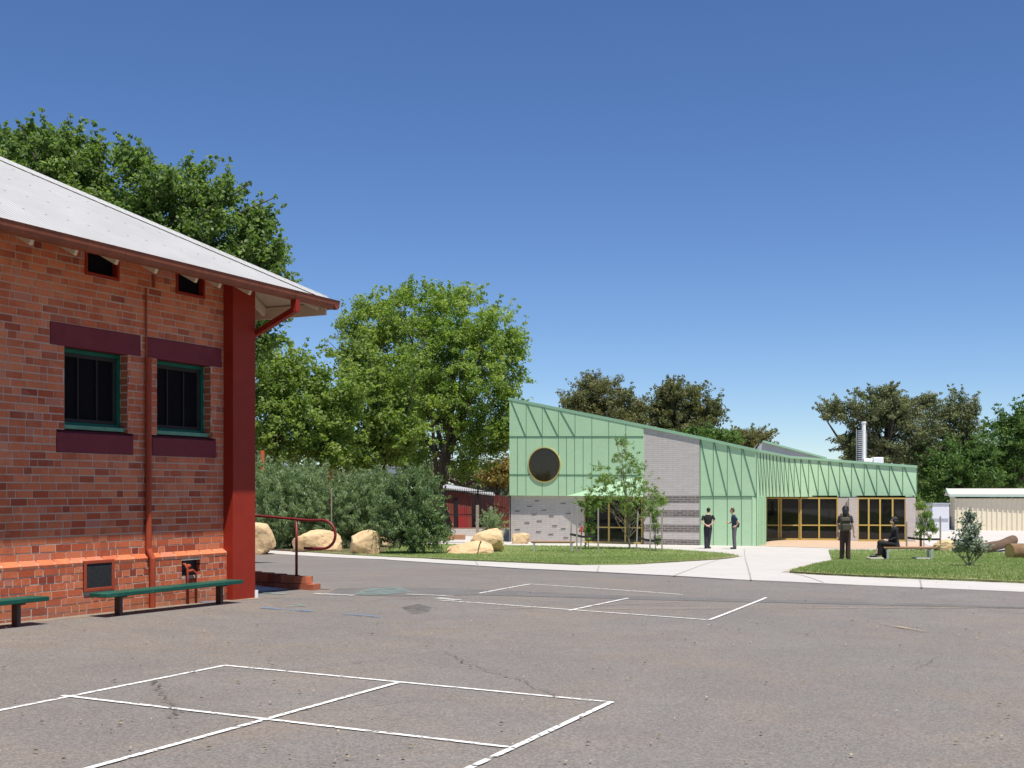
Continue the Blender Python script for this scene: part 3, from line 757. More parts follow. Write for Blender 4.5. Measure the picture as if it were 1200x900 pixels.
# gutters with a rounded front
def gutter(pa, pb, outdir, name):
    pa, pb, o = Vector(pa), Vector(pb), Vector(outdir); prof = [(0.0, .0), (0, -.075), (.03, -.105), (.075, -.105), (.105, -.085), (.115, -.05), (.12, .0), (.128, .012), (.118, .014), (.108, -.045), (.02, -.06)]
    m = MB(); n = len(prof); vs = [p+o*q[0]+Vector((0, 0, q[1])) for p in (pa, pb) for q in prof]
    fs = [(i, (i+1) % n, (i+1) % n+n, i+n) for i in range(n)]+[tuple(range(n)), tuple(range(2*n-1, n-1, -1))]
    m.add(vs, fs)
    L = (pb-pa).length; k = 1.1
    d = (pb-pa).normalized()
    while k < L:
        c = pa+d*k; m.add([c+o*(q[0]*1.02+(.002 if q[0] > .05 else -.001))+Vector((0, 0, q[1]-.002)) for q in prof[1:8]]+[c+d*.012+o*(q[0]*1.02+(.002 if q[0] > .05 else -.001))+Vector((0, 0, q[1]-.002)) for q in prof[1:8]],
              [(i, i+1, i+8, i+7) for i in range(6)]); k += 1.8
    return m.build(name, M['gutter'], bb, local=True)
zg = ze-.012
gutter((bx0, -OV+.02, zg), (OV+.1, -OV+.02, zg), (0, -1, 0), 'gutter')
gutter((OV-.02, -OV-.10, zg), (OV-.02, -OV+2*D, zg), (1, 0, 0), 'gutter')
# soffit boards and rafters
m = MB(); t_ = .03
m.add([(bx0, -OV+.02, ze-t_), (OV-.02, -OV+.02, ze-t_), (-.0, 0, rp(0, 0)-t_), (bx0, 0, rp(0, 0)-t_)], [(0, 1, 2, 3)])
m.add([(OV-.02, -OV+.02, ze-t_), (OV-.02, 8, ze-t_), (0, 8, rp(0, 0)-t_), (0, 0, rp(0, 0)-t_)], [(0, 1, 2, 3)])
m.build('soffit', M['cream'], bb, local=True, fixn=False)
m = MB()
for x in (OV-.02,): m.bx(x-.03, x-.005, -OV+.03, 8, ze-.20, ze-.04)
m.bx(bx0, OV-.03, -OV+.02, -OV+.045, ze-.10, ze-.04)
m.build('fascia_board', M['cream'], bb, local=True)
def rafter(pa, pb):
    m = MB(); m.bar(pa, pb, .045, .11, (0, 0, 1)); return m.build('rafter', M['cream'], bb, local=True)
for px in (38, 90, 138, 184, 231, 258.5, 294):
    yy = -.70; xx = wx(px, yy); zz = rp(xx, yy)-.145
    rafter((xx, yy, zz), (xx, .0, zz+(-yy)*pitch))
rafter((OV-.10, -OV+.10, ze-.09), (-.0, 0, rp(0, 0)-.1))
for yy in (.25, .85, 1.45, 2.05): rafter((OV-.06, yy, ze-.11), (0, yy, ze-.11+OV*pitch))
# square overflow pipe from the side gutter back to the wall
m = MB(); gxx = OV+.04; gyy = .12
q1 = Vector((OV-.02, -.45, zg-.08)); 
def wl(px, py, Y): 
    v = P(px, py, Y); return ROOT[bb].inverted() @ v
gx_ = wx(346, -.84); q0_ = Vector((gx_, -.84, ze-.09)); q1_ = Vector((gx_, -.84, ze-.235)); q2_ = wl(297, 393, 16.35)
m.bar(q0_, q1_+Vector((0, 0, -.03)), .085, .085, (1, 0, 0)); m.bar(q1_, q2_, .07, .07, (0, 0, 1))
m.build('gutter_outlet', M['maroon'], bb, local=True)

# ================================================================= WALL BENCHES
def wall_bench():
    t = thing('low_bench', 'low dark green plank bench by the brick wall, right end reaching the maroon pier', 'bench', (0, 0, 0), 0, 'low green benches along the brick wall')
    m = MB(); m.bx(-1.17, 1.17, -.13, .13, .232, .278, .006); m.build('seat', M['benchgreen'], t, local=True)
    for x in (-.86, .86):
        m = MB(); m.bx(x-.025, x+.025, -.04, .04, -.05, .232, .004); m.bx(x-.02, x+.02, -.11, .11, .215, .232)
        m.build('leg', M['brownsteel'], t, local=True)
    return t
wb = wall_bench()
la, lb = [ROOT[bb] @ Vector((wx(q, -.42), -.42, 0)) for q in (138, 258)]
mid = (la+lb)/2; mid.z = gz(mid.x, mid.y); ang = math.atan2(CO, SI); ln = (lb-la).length
wb.location = mid; wb.rotation_euler = (0, 0, ang)
wb.scale = (1, 1, 1)
print('bench leg spacing', ln, la, lb)
lc = ROOT[bb] @ Vector((wx(19, -.42), -.42, 0))
c = lc+Vector((-SI, -CO, 0))*.86; c.z = gz(c.x, c.y)
b2 = copy_tree(wb, c, ang); b2['label'] = 'low dark green plank bench cut off by the left edge of the picture'

# ================================================================= RAMP AND HANDRAIL
ramp_o = thing('brick_ramp', 'concrete ramp with a low brick kerb ending behind the maroon corner pier', 'ramp', G(367, 684), math.atan2(SI, -CO))
# local x runs back along -n (away from the open end), y runs along -d
Mi = ROOT[ramp_o].inverted()
K = 17.7
m = MB(); nvec = Vector((CO, -SI, 0)); dv = Vector((SI, CO, 0))
kb = P(367, 684, K); gk = gz(kb.x, kb.y)
def RPt(s, u, z): return Vector((kb.x, kb.y, gk))-nvec*s+dv*u+Vector((0, 0, z))
def rbrick(m, s0, s1, u0, u1, z0, z1, t=None):
    vs = [RPt(s, u, z) for z in (z0, z1) for u in (u0, u1) for s in (s0, s1)]
    m.add(vs, [(0, 2, 3, 1), (4, 5, 7, 6), (0, 1, 5, 4), (2, 6, 7, 3), (0, 4, 6, 2), (1, 3, 7, 5)], t)
s = 0
for row in range(2):
    s = .0 if row == 0 else .13
    while s < 3.3:
        w = .23; rbrick(m, s+.004, s+w-.004, 0, .19, -.1+row*.0+(.0 if row == 0 else .19), (.085 if row == 0 else .172), random.gauss(.35, .15)) if row == 0 else rbrick(m, s+.004, s+w-.004, .01, .18, .092, .185+s*.05, random.gauss(.5, .15))
        s += w
ROOT[ramp_o] = ROOT[ramp_o]
m.build('kerb_wall', M['brick'], ramp_o)
m = MB(); m.add([RPt(.35, -.0, .0), RPt(.35, -1.35, .0), RPt(3.4, -1.35, .18), RPt(3.4, 0, .18), RPt(.35, 0, -.3), RPt(.35, -1.35, -.3), RPt(3.4, -1.35, -.3), RPt(3.4, 0, -.3)], [(0, 1, 2, 3), (0, 4, 5, 1), (1, 5, 6, 2), (3, 2, 6, 7), (0, 3, 7, 4)])
m.build('ramp_slab', M['concrete'], ramp_o)
m = MB(); pts = [RPt(.2, -.0, .012), RPt(1.2, -1.0, .012), RPt(1.2, -1.3, .012), RPt(-.05, -.25, .012)]
hr = thing('handrail', 'maroon steel handrail with a rounded end loop beside the brick ramp', 'handrail', RPt(.32, .09, .16))
m = MB()
sl_ = .07; rz_ = .86+.16
pA = RPt(3.3, .09, rz_+.19); pB = RPt(.12, .09, rz_-.01)
pts = [pA, RPt(.5, .09, rz_+.015), pB]
rr = .18; cc_ = RPt(-.10, .09, rz_-.02-rr-.01)
for k in range(0, 13):
    a = R(90-k*15); pts.append(cc_+nvec*(math.cos(a)*rr*1.25)+Vector((0, 0, math.sin(a)*rr*1.15)))
pts.append(RPt(.12, .09, rz_-.02-rr-.01-rr*1.15)); pts.append(RPt(.22, .09, rz_-.02-rr-.01-rr*1.15))
m.tube(pts, .021, 10); m.build('rail', M['railpaint'], hr, smooth=True)
for s_ in (.36, 2.4):
    m = MB(); m.tube([RPt(s_, .09, .15), RPt(s_, .09, rz_+.0+s_*.05)], .020, 10); m.build('post', M['railpaint'], hr, smooth=True)
# sandy dust band along the wall foot
def WP(x, y): v = ROOT[bb] @ Vector((x, y, 0)); return (v.x, v.y)
sheet('dust_strip', [WP(-8, -.09), WP(-8, -.34), WP(-3, -.30), WP(-1.2, -.26), WP(-.1, -.33), WP(.3, -.4), WP(.4, -.16)], M['dust'], .005)

# ================================================================= GREEN BUILDING
FL = -2.57
gA = ((597-CX)/F*61, 61.0); gB = ((887-CX)/F*56, 56.0)
gbo = thing('green_school_building', 'modern school building in mint green metal panels and grey block with gold window frames', 'building', (gA[0], gA[1], CZ+FL))
dA = Vector((gB[0]-gA[0], gB[1]-gA[1], 0)).normalized(); nA = Vector((dA.y, -dA.x, 0))
def onplane(a, b, px, off=0.0):
    """plan point seen at px on the line a-b moved off metres outward"""
    ax, ay = a; d = Vector((b[0]-a[0], b[1]-a[1])).normalized(); n = Vector((d.y, -d.x))
    ax += n.x*off; ay += n.y*off; r = (px-CX)/F
    t = (r*ay-ax)/(d.x-r*d.y); return (ax+d.x*t, ay+d.y*t)
def FA(px, py, off=0.0):
    x, y = onplane(gA, gB, px, off); return Vector((x, y, CZ+(HY-py)/F*y))
def seamline(m, p, q, w=.035, t=.02, n=nA):
    m.bar(p, q, w, t, n) 
def interp(tab, x):
    for i in range(len(tab)-1):
        if tab[i][0] <= x <= tab[i+1][0]:
            u = (x-tab[i][0])/(tab[i+1][0]-tab[i][0]); return tab[i][1]+(tab[i+1][1]-tab[i][1])*u
    return tab[-1][1] if x > tab[-1][0] else tab[0][1]
roofline = [(595, 467), (755, 499.3), (820, 513), (887, 528), (924, 535.5), (1000, 541.5), (1076, 547)]
RL = lambda px: interp(roofline, px)
off = .22
# left upper cladding (slightly proud of the block below)
m = MB()
ring = [FA(597, 468, off), FA(754, RL(754), off), FA(754, 582, off), FA(597, 580.6, off)]
m.prism(ring, -nA*(off-.01)); cl1 = m.build('cladding', M['clad'], gbo)
m = MB()
vs = [616.7, 635.6, 654.6, 674, 693.7, 713.5, 733.5]
for x in vs: seamline(m, FA(x, RL(x)+.8, off), FA(x, 511.6, off), .022)
for x in (606.5, 616.5, 635.5, 654.5, 664, 673.5, 683.5, 693.7, 713.5, 733.5): seamline(m, FA(x, 512, off), FA(x, 580.3, off), .022)
for a, b in ((598.7, 616), (617.5, 635), (637, 654), (656, 673.5)): seamline(m, FA(a, RL(a)+1, off+.004), FA(b, 511.3, off+.004), .045, .03)
seamline(m, FA(597, 511.8, off), FA(754, 511.8, off), .055, .03); seamline(m, FA(597, 556.3, off), FA(754, 557, off), .05, .03)
m.build('panel_joint', M['seam'], cl1)
# folded flare over the entry
m = MB(); A_, B_, C_ = FA(664, 581, off+.01), FA(753.5, 556.5, off+.01), FA(753.5, 582.2, off+.55); D_ = FA(753.5, 582, off+.01)
m.add([A_, B_, C_, D_], [(0, 1, 2), (0, 2, 3), (1, 3, 2)]); m.build('folded_panel', M['clad'], gbo)
# round window
m = MB(); cpt = FA(637.8, 544.7, off+.03); rad = 20.6/F*60; ux = dA; uz = Vector((0, 0, 1)); N_ = 48
vs_, fs_ = [], []
for k in range(N_):
    a = 2*math.pi*k/N_; e = ux*math.cos(a)+uz*math.sin(a)
    vs_ += [cpt+e*rad+nA*.02, cpt+e*(rad*.955)+nA*.02, cpt+e*(rad*.955)-nA*.04, cpt+e*rad-nA*.04]
for k in range(N_):
    b = (k+1) % N_; fs_ += [(4*k+i, 4*b+i, 4*b+(i+1) % 4, 4*k+(i+1) % 4) for i in range(4)]
m.add(vs_, fs_); rw = m.build('round_window', M['gold'], gbo)
m = MB(); m.add([cpt+(ux*math.cos(2*math.pi*k/N_)+uz*math.sin(2*math.pi*k/N_))*rad*.95-nA*.0 for k in range(N_)], [tuple(range(N_))])
M['dglass'] = glass_mat('bronze_glass', (.05, .036, .02))
m.build('pane', M['dglass'], rw, fixn=False)
m = MB(); 
m.add([cpt+(ux*math.cos(2*math.pi*k/N_)+uz*math.sin(2*math.pi*k/N_))*rad*.95-nA*.02 for k in range(N_)], [tuple(range(N_))])
m.bar(cpt+ux*(-rad*.72)+uz*(-rad*.55)-nA*.015, cpt+ux*(-rad*.72)+uz*(rad*.5)-nA*.015, .09, .01, nA, tone=1)
m.build('dark_backing', simple('brown_room', (.30, .20, .10), .6, .5, 1.2), rw, fixn=False)
# grey block lower left
def wallquad(m, px0, px1, top0, top1, base=None, off=0.0, thick=.2, pl=None):
    pl = pl or (gA, gB)
    xa, ya = onplane(*pl, px0, off); xb, yb = onplane(*pl, px1, off)
    d = Vector((xb-xa, yb-ya, 0)).normalized(); n = Vector((d.y, -d.x, 0))
    za0 = CZ+(HY-top0)/F*ya; zb0 = CZ+(HY-top1)/F*yb; zf = CZ+FL-.25
    if base is not None: z0, z1 = CZ+(HY-base)/F*ya, CZ+(HY-base)/F*yb
    else: z0 = z1 = zf
    m.prism([(xa, ya, z0), (xb, yb, z1), (xb, yb, zb0), (xa, ya, za0)], -n*thick)
m = MB(); wallquad(m, 598.6, 684.5, 580.3, 581); lw = m.build('block_wall', M['gbrick'], gbo)
for cx, cy in [(629, 587), (620.5, 593.5), (637.5, 598), (606.5, 599), (626, 602.5), (646, 604.5), (632, 610.5), (617.5, 612.5), (606.5, 620.5), (631, 623), (645.5, 626), (660, 590), (666, 602), (660, 619.5), (663, 630), (650, 616)]:
    a_ = FA(cx-2.8, cy, .012); b_ = FA(cx+2.8, cy, .012); m = MB(); m.bar(a_, b_, .035, .012, nA); m.build('projecting_brick', M['darkblock'], lw)
m = MB(); wallquad(m, 754.3, 819.7, RL(754.3)+1, RL(819.7)+1, off=.17, thick=.3); tw = m.build('block_wall', M['gbrick'], gbo)
m = MB()
for a, b in ((581, 589), (598, 606), (615, 624), (632.5, 645)):
    xa, ya = onplane(gA, gB, 754.5, .176); xb, yb = onplane(gA, gB, 819.5, .176)
    z = lambda py, Y: CZ+(HY-py)/F*Y
    m.prism([(xa, ya, z(b, 57)), (xb, yb, z(b, 57)), (xb, yb, z(a, 57)), (xa, ya, z(a, 57))], -nA*.02)
m.build('dark_band', M['dbrick'], tw)
# right cladding of the front
m = MB(); wallquad(m, 820, 887, RL(820)+1, RL(887)+1, off=.14, thick=.3); cl2 = m.build('cladding', M['clad'], gbo)
m = MB()
for x in (820.3, 836, 852.4, 869, 886.6): seamline(m, FA(x, RL(x)+1.5, .14), FA(x, 641.5, .14), .024 if x not in (820.3,) else .05)
for a, b in ((821, 835.6), (837.2, 852), (853.6, 868.7), (870.5, 886)): seamline(m, FA(a, RL(a)+2, .145), FA(b, 581.4, .145), .04, .03)
seamline(m, FA(820, 582, .15), FA(887, 582, .15), .06, .03)
m.build('panel_joint', M['seam'], cl2)
m = MB(); wallquad(m, 820, 892, 641, 641, off=.2, thick=.3); m.build('plinth', M['kerb'], gbo)
# curving fascia
targets = [887, 890.5, 894, 897.6, 901.4, 905.4, 909.6, 914, 918.7, 924, 930.5, 938, 947.5, 958.7, 971, 984, 998, 1012.8, 1027.5, 1042.4, 1058, 1074.5]
phis = [66]*7+[62, 56, 50, 42, 33, 25, 17, 11, 6, 2, -1, -3, -4, -5]
fo = onplane(gA, gB, 887, .14); nodes = [fo]
for i, ph in enumerate(phis):
    x, y = nodes[-1]; r = (targets[i+1]-CX)/F; cx, sx = math.cos(R(ph)), math.sin(R(ph))
    t = (r*y-x)/(cx-r*sx); nodes.append((x+cx*t, y+sx*t))
print('fascia nodes', [tuple(round(q, 2) for q in n) for n in nodes])
m = MB(); js = MB(); zb = CZ+(HY-581.8)/F*56.0
tops = []; zbot = []
for i, (x, y) in enumerate(nodes):
    tops.append(CZ+(HY-RL(targets[i]))/F*y); zbot.append(CZ+(HY-582.2)/F*y)
for i in range(len(nodes)-1):
    a, b = nodes[i], nodes[i+1]; d = Vector((b[0]-a[0], b[1]-a[1], 0)).normalized(); n = Vector((d.y, -d.x, 0))
    m.add([(a[0], a[1], zbot[i]), (b[0], b[1], zbot[i+1]), (b[0], b[1], tops[i+1]), (a[0], a[1], tops[i])], [(0, 1, 2, 3)])
    A3, B3 = Vector((a[0], a[1], 0)), Vector((b[0], b[1], 0))
    js.bar(B3+Vector((0, 0, zbot[i+1])), B3+Vector((0, 0, tops[i+1]-.08)), .024, .05, n)
    u = .12
    js.bar(A3+(B3-A3)*u+Vector((0, 0, tops[i]-.1)), B3+n*.006+Vector((0, 0, zbot[i+1]+.02)), .042, .04, n)
# end return and soffit and inner face
e = nodes[-1]; e2 = (e[0]+.9, e[1]+6)
m.add([(e[0], e[1], zbot[-1]), (e2[0], e2[1], zbot[-1]), (e2[0], e2[1], tops[-1]-.1), (e[0], e[1], tops[-1])], [(0, 1, 2, 3)])
fas = m.build('curved_fascia', M['clad'], gbo, fixn=False); js.build('panel_joint', M['seam'], fas)
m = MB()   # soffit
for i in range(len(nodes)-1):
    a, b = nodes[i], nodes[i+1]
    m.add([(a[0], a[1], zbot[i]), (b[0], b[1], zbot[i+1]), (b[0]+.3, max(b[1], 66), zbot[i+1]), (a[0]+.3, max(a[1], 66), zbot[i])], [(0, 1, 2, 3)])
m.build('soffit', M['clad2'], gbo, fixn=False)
# roof edge capping
m = MB()
front = [FA(x, RL(x), o_) for x, o_ in ((596, .16), (755, .16), (820, .15), (887, .12))]
for a, b in zip(front[:-1], front[1:]): m.bar(a, b, .16, .13, (0, 0, 1))
for i in range(len(nodes)-1):
    a, b = Vector((*nodes[i], tops[i])), Vector((*nodes[i+1], tops[i+1])); m.bar(a, b, .16, .12, (0, 0, 1))
m.build('roof_capping', M['clad2'], gbo)
# roof skin behind the edge
m = MB(); edgep = [FA(x, RL(x)+.8, .1) for x in (597, 755, 820, 887)]+[Vector((*nodes[i], tops[i]-.03)) for i in range(1, len(nodes))]
for a, b in zip(edgep[:-1], edgep[1:]):
    m.add([a, b, Vector((b.x+2.2, 76, b.z-.25)), Vector((a.x+2.2, 76, a.z-.25))], [(0, 1, 2, 3)])
m.build('roof', M['iron'], gbo, fixn=False)
m = MB(); a = edgep[0]; m.add([(a.x, a.y, CZ+FL-.2), (a.x+2.2, 76, CZ+FL-.2), (a.x+2.2, 76, a.z-.28), (a.x, a.y, a.z)], [(0, 1, 2, 3)])
b = edgep[-1]; m.add([(a.x+2.2, 76, CZ+FL-.2), (b.x+2.2, 76, CZ+FL-.2), (b.x+2.2, 76, b.z-.28), (a.x+2.2, 76, a.z-.28)], [(0, 1, 2, 3)])
m.add([(e[0]-.3, 62.8, CZ+FL-.2), (b.x+2.2, 76, CZ+FL-.2), (b.x+2.2, 76, b.z-.28), (e[0]-.3, 62.8, zbot[-1]+.05)], [(0, 1, 2, 3)])
m.build('rear_wall', M['gbrick'], gbo, fixn=False)
# lower return beside the porch
fb = nodes[0]; rb = nodes[6]
m = MB(); q = onplane(fb, (fb[0]+math.cos(R(64)), fb[1]+math.sin(R(64))), 897.5)
m.prism([(fb[0], fb[1], CZ+FL), (q[0], q[1], CZ+FL), (q[0], q[1], zbot[0]), (fb[0], fb[1], zbot[0])], (-.2, .05, 0))
lr = m.build('cladding', M['clad'], gbo)
m = MB()
for u in (.12, .3, .45, .62, .8, .97):
    x, y = fb[0]+(q[0]-fb[0])*u, fb[1]+(q[1]-fb[1])*u; m.bar((x, y, CZ+FL), (x, y, zbot[0]), .03, .06, (1, -.4, 0))
m.build('panel_joint', M['clad2'], lr)
# porch glazing line
gl0 = (q[0]-.3, q[1]+.2); pB_ = ((1075-CX)/F*61.2, 61.2); gl1 = ((980-CX)/F*62.6, 62.6)
gC = ((896-CX)/F*63.2, 63.2)
line1 = (gC, ((1000-CX)/F*62.6, 62.6)); line2 = (((1000-CX)/F*61.6, 61.6), ((1075-CX)/F*60.9, 60.9))
ztop = lambda Y: CZ+(HY-583.6)/F*Y
def glazing(line, px0, px1, bars, transom, name='window', doors=None, base=FL+.04, toppy=583.1, fw=.06, trans2=None):
    d = Vector((line[1][0]-line[0][0], line[1][1]-line[0][1], 0)).normalized(); n = Vector((d.y, -d.x, 0))
    def Q(px, z, o=0): x, y = onplane(*line, px, o); return Vector((x, y, z))
    Y_ = onplane(*line, (px0+px1)/2)[1]; z0 = CZ+base; z1 = CZ+(HY-toppy)/F*Y_; zt = CZ+(HY-transom)/F*Y_
    m = MB()
    for px, w in [(px0, fw), (px1, fw)]+[(b if isinstance(b, tuple) else (b, fw)) for b in bars]:
        m.bar(Q(px, z0, .03), Q(px, z1, .03), w*1.3, .08, n)
    for z_, w_ in ((z0+.03, .08), (z1-.03, .07), (zt, .06)): m.bar(Q(px0, z_, .034), Q(px1, z_, .034), w_, .07, n)
    w = m.build(name, M['gold'], gbo)
    m = MB(); m.quad(Q(px0, z0), Q(px1, z0), Q(px1, z1), Q(px0, z1)); m.build('pane', M['glass'], w, fixn=False)
    return w
glazing(line1, 898, 937, [912.5, 915.2], 615.5, 'door')
gw_ = glazing(line1, 937.5, 981.2, [959.8, (937.5, .12)], 615.5, 'window')
glazing(line2, 1005.5, 1061, [1018, 1031.3, 1046], 615.5, 'window', toppy=583.3)
gl = (gA, gB)
glazing(((gA[0]-nA.x*.1, gA[1]-nA.y*.1), (gB[0]-nA.x*.1, gB[1]-nA.y*.1)), 685, 752.5, [713.7, 733], 618, 'window', toppy=582.5)
m = MB(); wallquad(m, 981.5, 996.5, 583.4, 583.4, pl=line1, off=.02); m.build('block_wall', M['gbrick'], gbo)
m = MB(); wallquad(m, 995, 1005.3, 583.4, 583.4, pl=line2, off=.1, thick=1.2); m.build('block_pier', M['gbrick'], gbo)
m = MB(); wallquad(m, 1061.2, 1073, 583.5, 583.5, pl=line2, off=.1, thick=1.2); m.build('block_pier', M['gbrick'], gbo)
x_, y_ = onplane(*line1, 993.6, .12); m = MB(); m.tube([(x_, y_, CZ+FL), (x_, y_, ztop(y_))], .045, 10); m.build('downpipe', M['whitemetal'], gbo)
# dim rooms behind the glass
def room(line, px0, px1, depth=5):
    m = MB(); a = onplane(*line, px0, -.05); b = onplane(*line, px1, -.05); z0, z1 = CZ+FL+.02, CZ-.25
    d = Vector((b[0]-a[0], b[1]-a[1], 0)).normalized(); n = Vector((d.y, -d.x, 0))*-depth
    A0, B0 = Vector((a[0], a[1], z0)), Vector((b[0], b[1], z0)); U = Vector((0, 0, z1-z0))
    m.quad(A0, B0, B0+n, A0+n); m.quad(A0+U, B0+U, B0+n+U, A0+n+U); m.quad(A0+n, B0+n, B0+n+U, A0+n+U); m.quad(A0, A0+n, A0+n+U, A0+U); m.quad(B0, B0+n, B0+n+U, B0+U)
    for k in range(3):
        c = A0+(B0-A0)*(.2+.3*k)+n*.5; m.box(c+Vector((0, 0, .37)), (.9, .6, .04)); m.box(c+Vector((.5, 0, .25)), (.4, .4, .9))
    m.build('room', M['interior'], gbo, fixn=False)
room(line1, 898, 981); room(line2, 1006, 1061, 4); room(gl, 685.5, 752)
# rooftop monitor roof and flue
m = MB(); Yr = 68
m.prism([P(889, 533, Yr), P(889.5, 525, Yr), P(894.5, 517.8, Yr), P(902, 519.2, Yr), P(955, 533.8, Yr), P(968, 537.3, Yr), P(975, 543, Yr)], (.6, 4, 0)); rm_ = m.build('roof_monitor', M['iron'], gbo)
m = MB(); m.bar(P(894, 517.2, Yr-.05), P(968, 537, Yr-.05), .3, .1, (0, 0, 1)); m.build('capping', M['clad2'], rm_)
fl = thing('roof_flue', 'tall white exhaust flue with a horizontal duct on the green building roof', 'flue', P(1012, 545, 65))
m = MB(); m.tube([P(1012.2, 546, 65), P(1012.2, 494.5, 65)], .105, 14); m.tube([P(1012.2, 496, 65), P(1012.2, 494, 65)], .13, 14); m.build('stack', M['whitemetal'], fl, smooth=False)
m = MB()
for k in range(16): 
    z = 505+k*2.3; m.bar(P(1005, z, 65), P(1009.6, z, 65), .3, .045, (0, 0, 1))
m.build('louvre', M['galv'], fl)
m = MB(); m.tube([P(1012, 540.5, 64.8), P(1024, 540.5, 64.8)], .15, 12); m.box(P(1028, 540.5, 64.8), (.55, .5, .42), bev=.04); m.box(P(1022, 541.5, 64.9), (.5, .5, .2)); m.build('duct', M['whitemetal'], fl)
m = MB()
for a, b in ((1003.6, 503), (1015.5, 507)): m.bar(P(a, 545, 65), P(a, b, 65), .03, .03, (0, 1, 0))
m.build('mast', M['galv'], fl)

# ================================================================= BOULDERS, LOGS
def boulder(px0, px1, ytop, ybase, label, seed, yd=None, shape=(1, 1, 1), depth=.7):
    r = random.Random(seed); g = G((px0+px1)/2, ybase)
    if yd: g = P((px0+px1)/2, ybase, yd)
    s = g.y/F; w = (px1-px0)*s; h = (ybase-ytop)*s
    bm = bmesh.new()
    for k in range(26):
        d = Vector((r.gauss(0, 1), r.gauss(0, 1), r.gauss(0, 1))).normalized(); q = 1/max(abs(d.x), abs(d.y), abs(d.z))**.75
        bm.verts.new((d.x*.5*q*shape[0], d.y*.5*q*shape[1], (d.z if d.z > 0 else d.z*1.0)*.5*q-(.0 if shape[2] == 1 else abs(d.x-.25)*shape[2])))
    h_ = bmesh.ops.convex_hull(bm, input=bm.verts[:])
    bmesh.ops.delete(bm, geom=[v for v in bm.verts if not v.link_faces], context='VERTS')
    bmesh.ops.bevel(bm, geom=bm.edges[:], offset=.025, segments=1, affect='EDGES')
    bmesh.ops.triangulate(bm, faces=bm.faces[:])
    for _ in range(3):
        le = [e_ for e_ in bm.edges if e_.calc_length() > .09]
        if le: bmesh.ops.subdivide_edges(bm, edges=le, cuts=1); bmesh.ops.triangulate(bm, faces=bm.faces[:])
    from mathutils import noise as mn
    so = Vector((seed*3.1, seed*1.7, 0))
    for v in bm.verts:
        n = mn.noise_vector(v.co*2.0+so)*.05+mn.noise_vector(v.co*6+so)*.025+mn.noise_vector(v.co*17+so)*.010
        v.co += n
    zc_ = min(v.co.z for v in bm.verts)
    xs = [v.co.x for v in bm.verts]; zs = [v.co.z for v in bm.verts]
    sx = w/(max(xs)-min(xs)); cxm = (max(xs)+min(xs))/2; zmx = max(zs)
    rot = Matrix.Rotation(r.uniform(-.25, .25), 3, 'Z')
    for v in bm.verts: v.co = Vector(((v.co.x-cxm)*sx, v.co.y*w*depth, (v.co.z-zmx)/(zmx-zc_)*h*1.5+h))
    me = bpy.data.meshes.new('boulder'); bm.to_mesh(me); bm.free(); me.materials.append(M['sand'])
    o = bpy.data.objects.new('boulder', me); C.objects.link(o); o.location = g
    return tag(o, label, 'boulder', 'sandstone boulders on the lawn edges')
boulder(283, 324, 612, 643.5, 'squarish sandstone boulder right beside the maroon corner pier', 3, yd=47.5)
boulder(343, 401, 620.5, 647, 'long pale sandstone boulder behind the handrail loop', 5)
boulder(410, 446, 620.5, 650.5, 'upright notched sandstone boulder left of the leafy shrub', 8)
boulder(445, 454, 629, 640, 'small sandstone rock half hidden right of the notched boulder', 9)
boulder(459, 467, 633, 641, 'tiny sandstone rock showing at the foot of the shrub', 10)
boulder(522, 585, 632.5, 650, 'low flat yellowish sandstone boulder, front one of the pair on the left lawn', 12, shape=(1, 1, .25))
boulder(540, 591, 619, 648, 'peaked tan sandstone boulder behind the low flat one on the left lawn', 14, depth=.6, shape=(1, 1, .9))
boulder(600, 621, 624, 637.5, 'small sandstone boulder at the block wall left of the timber bench', 16)
boulder(1089, 1130, 632, 646.5, 'rounded orange sandstone boulder behind the right timber bench', 18)
boulder(1124, 1160, 636, 647, 'low tan boulder behind the small silver tree', 19)
def log(p0, p1, r, label, rot=0):
    d = (p1-p0); L = d.length; t = thing('log', label, 'log', (p0.x, p0.y, gz(p0.x, p0.y)), 0, 'tree logs lying on the right lawn')
    d.normalize(); m = MB(); pts = []; rs = []
    for k in range(9):
        u = k/8; pts.append(p0+d*L*u+Vector((0, 0, .02*math.sin(u*7)))); rs.append(r*(1+.06*math.sin(u*9+r*30)))
    m.tube(pts, rs, 18, cap=False); m.build('bark', M['log'], t, smooth=True)
    for p, s_ in ((p0, -1), (p1, 1)):
        m = MB(); m.tube([p-d*s_*.02, p+d*s_*.008], r*.985, 18); m.build('cut_end', M['logcut'], t)
    return t
a = G(1183, 656); a.z += .27; b = a+Vector((2.6, .5, .02)); log(a, b, .27, 'pale cut log with its round sawn end facing left at the right edge')
M['logsave'] = M['log']; M['log'] = simple('dark_log_bark', (.11, .065, .035), .95, .5, 4, bmp=.9, bscale=10)
a = G(1150, 650); a.z += .16; b = G(1187, 645); b.z += .42; log(a, b, .2, 'dark weathered log tilted up behind the pale cut log')

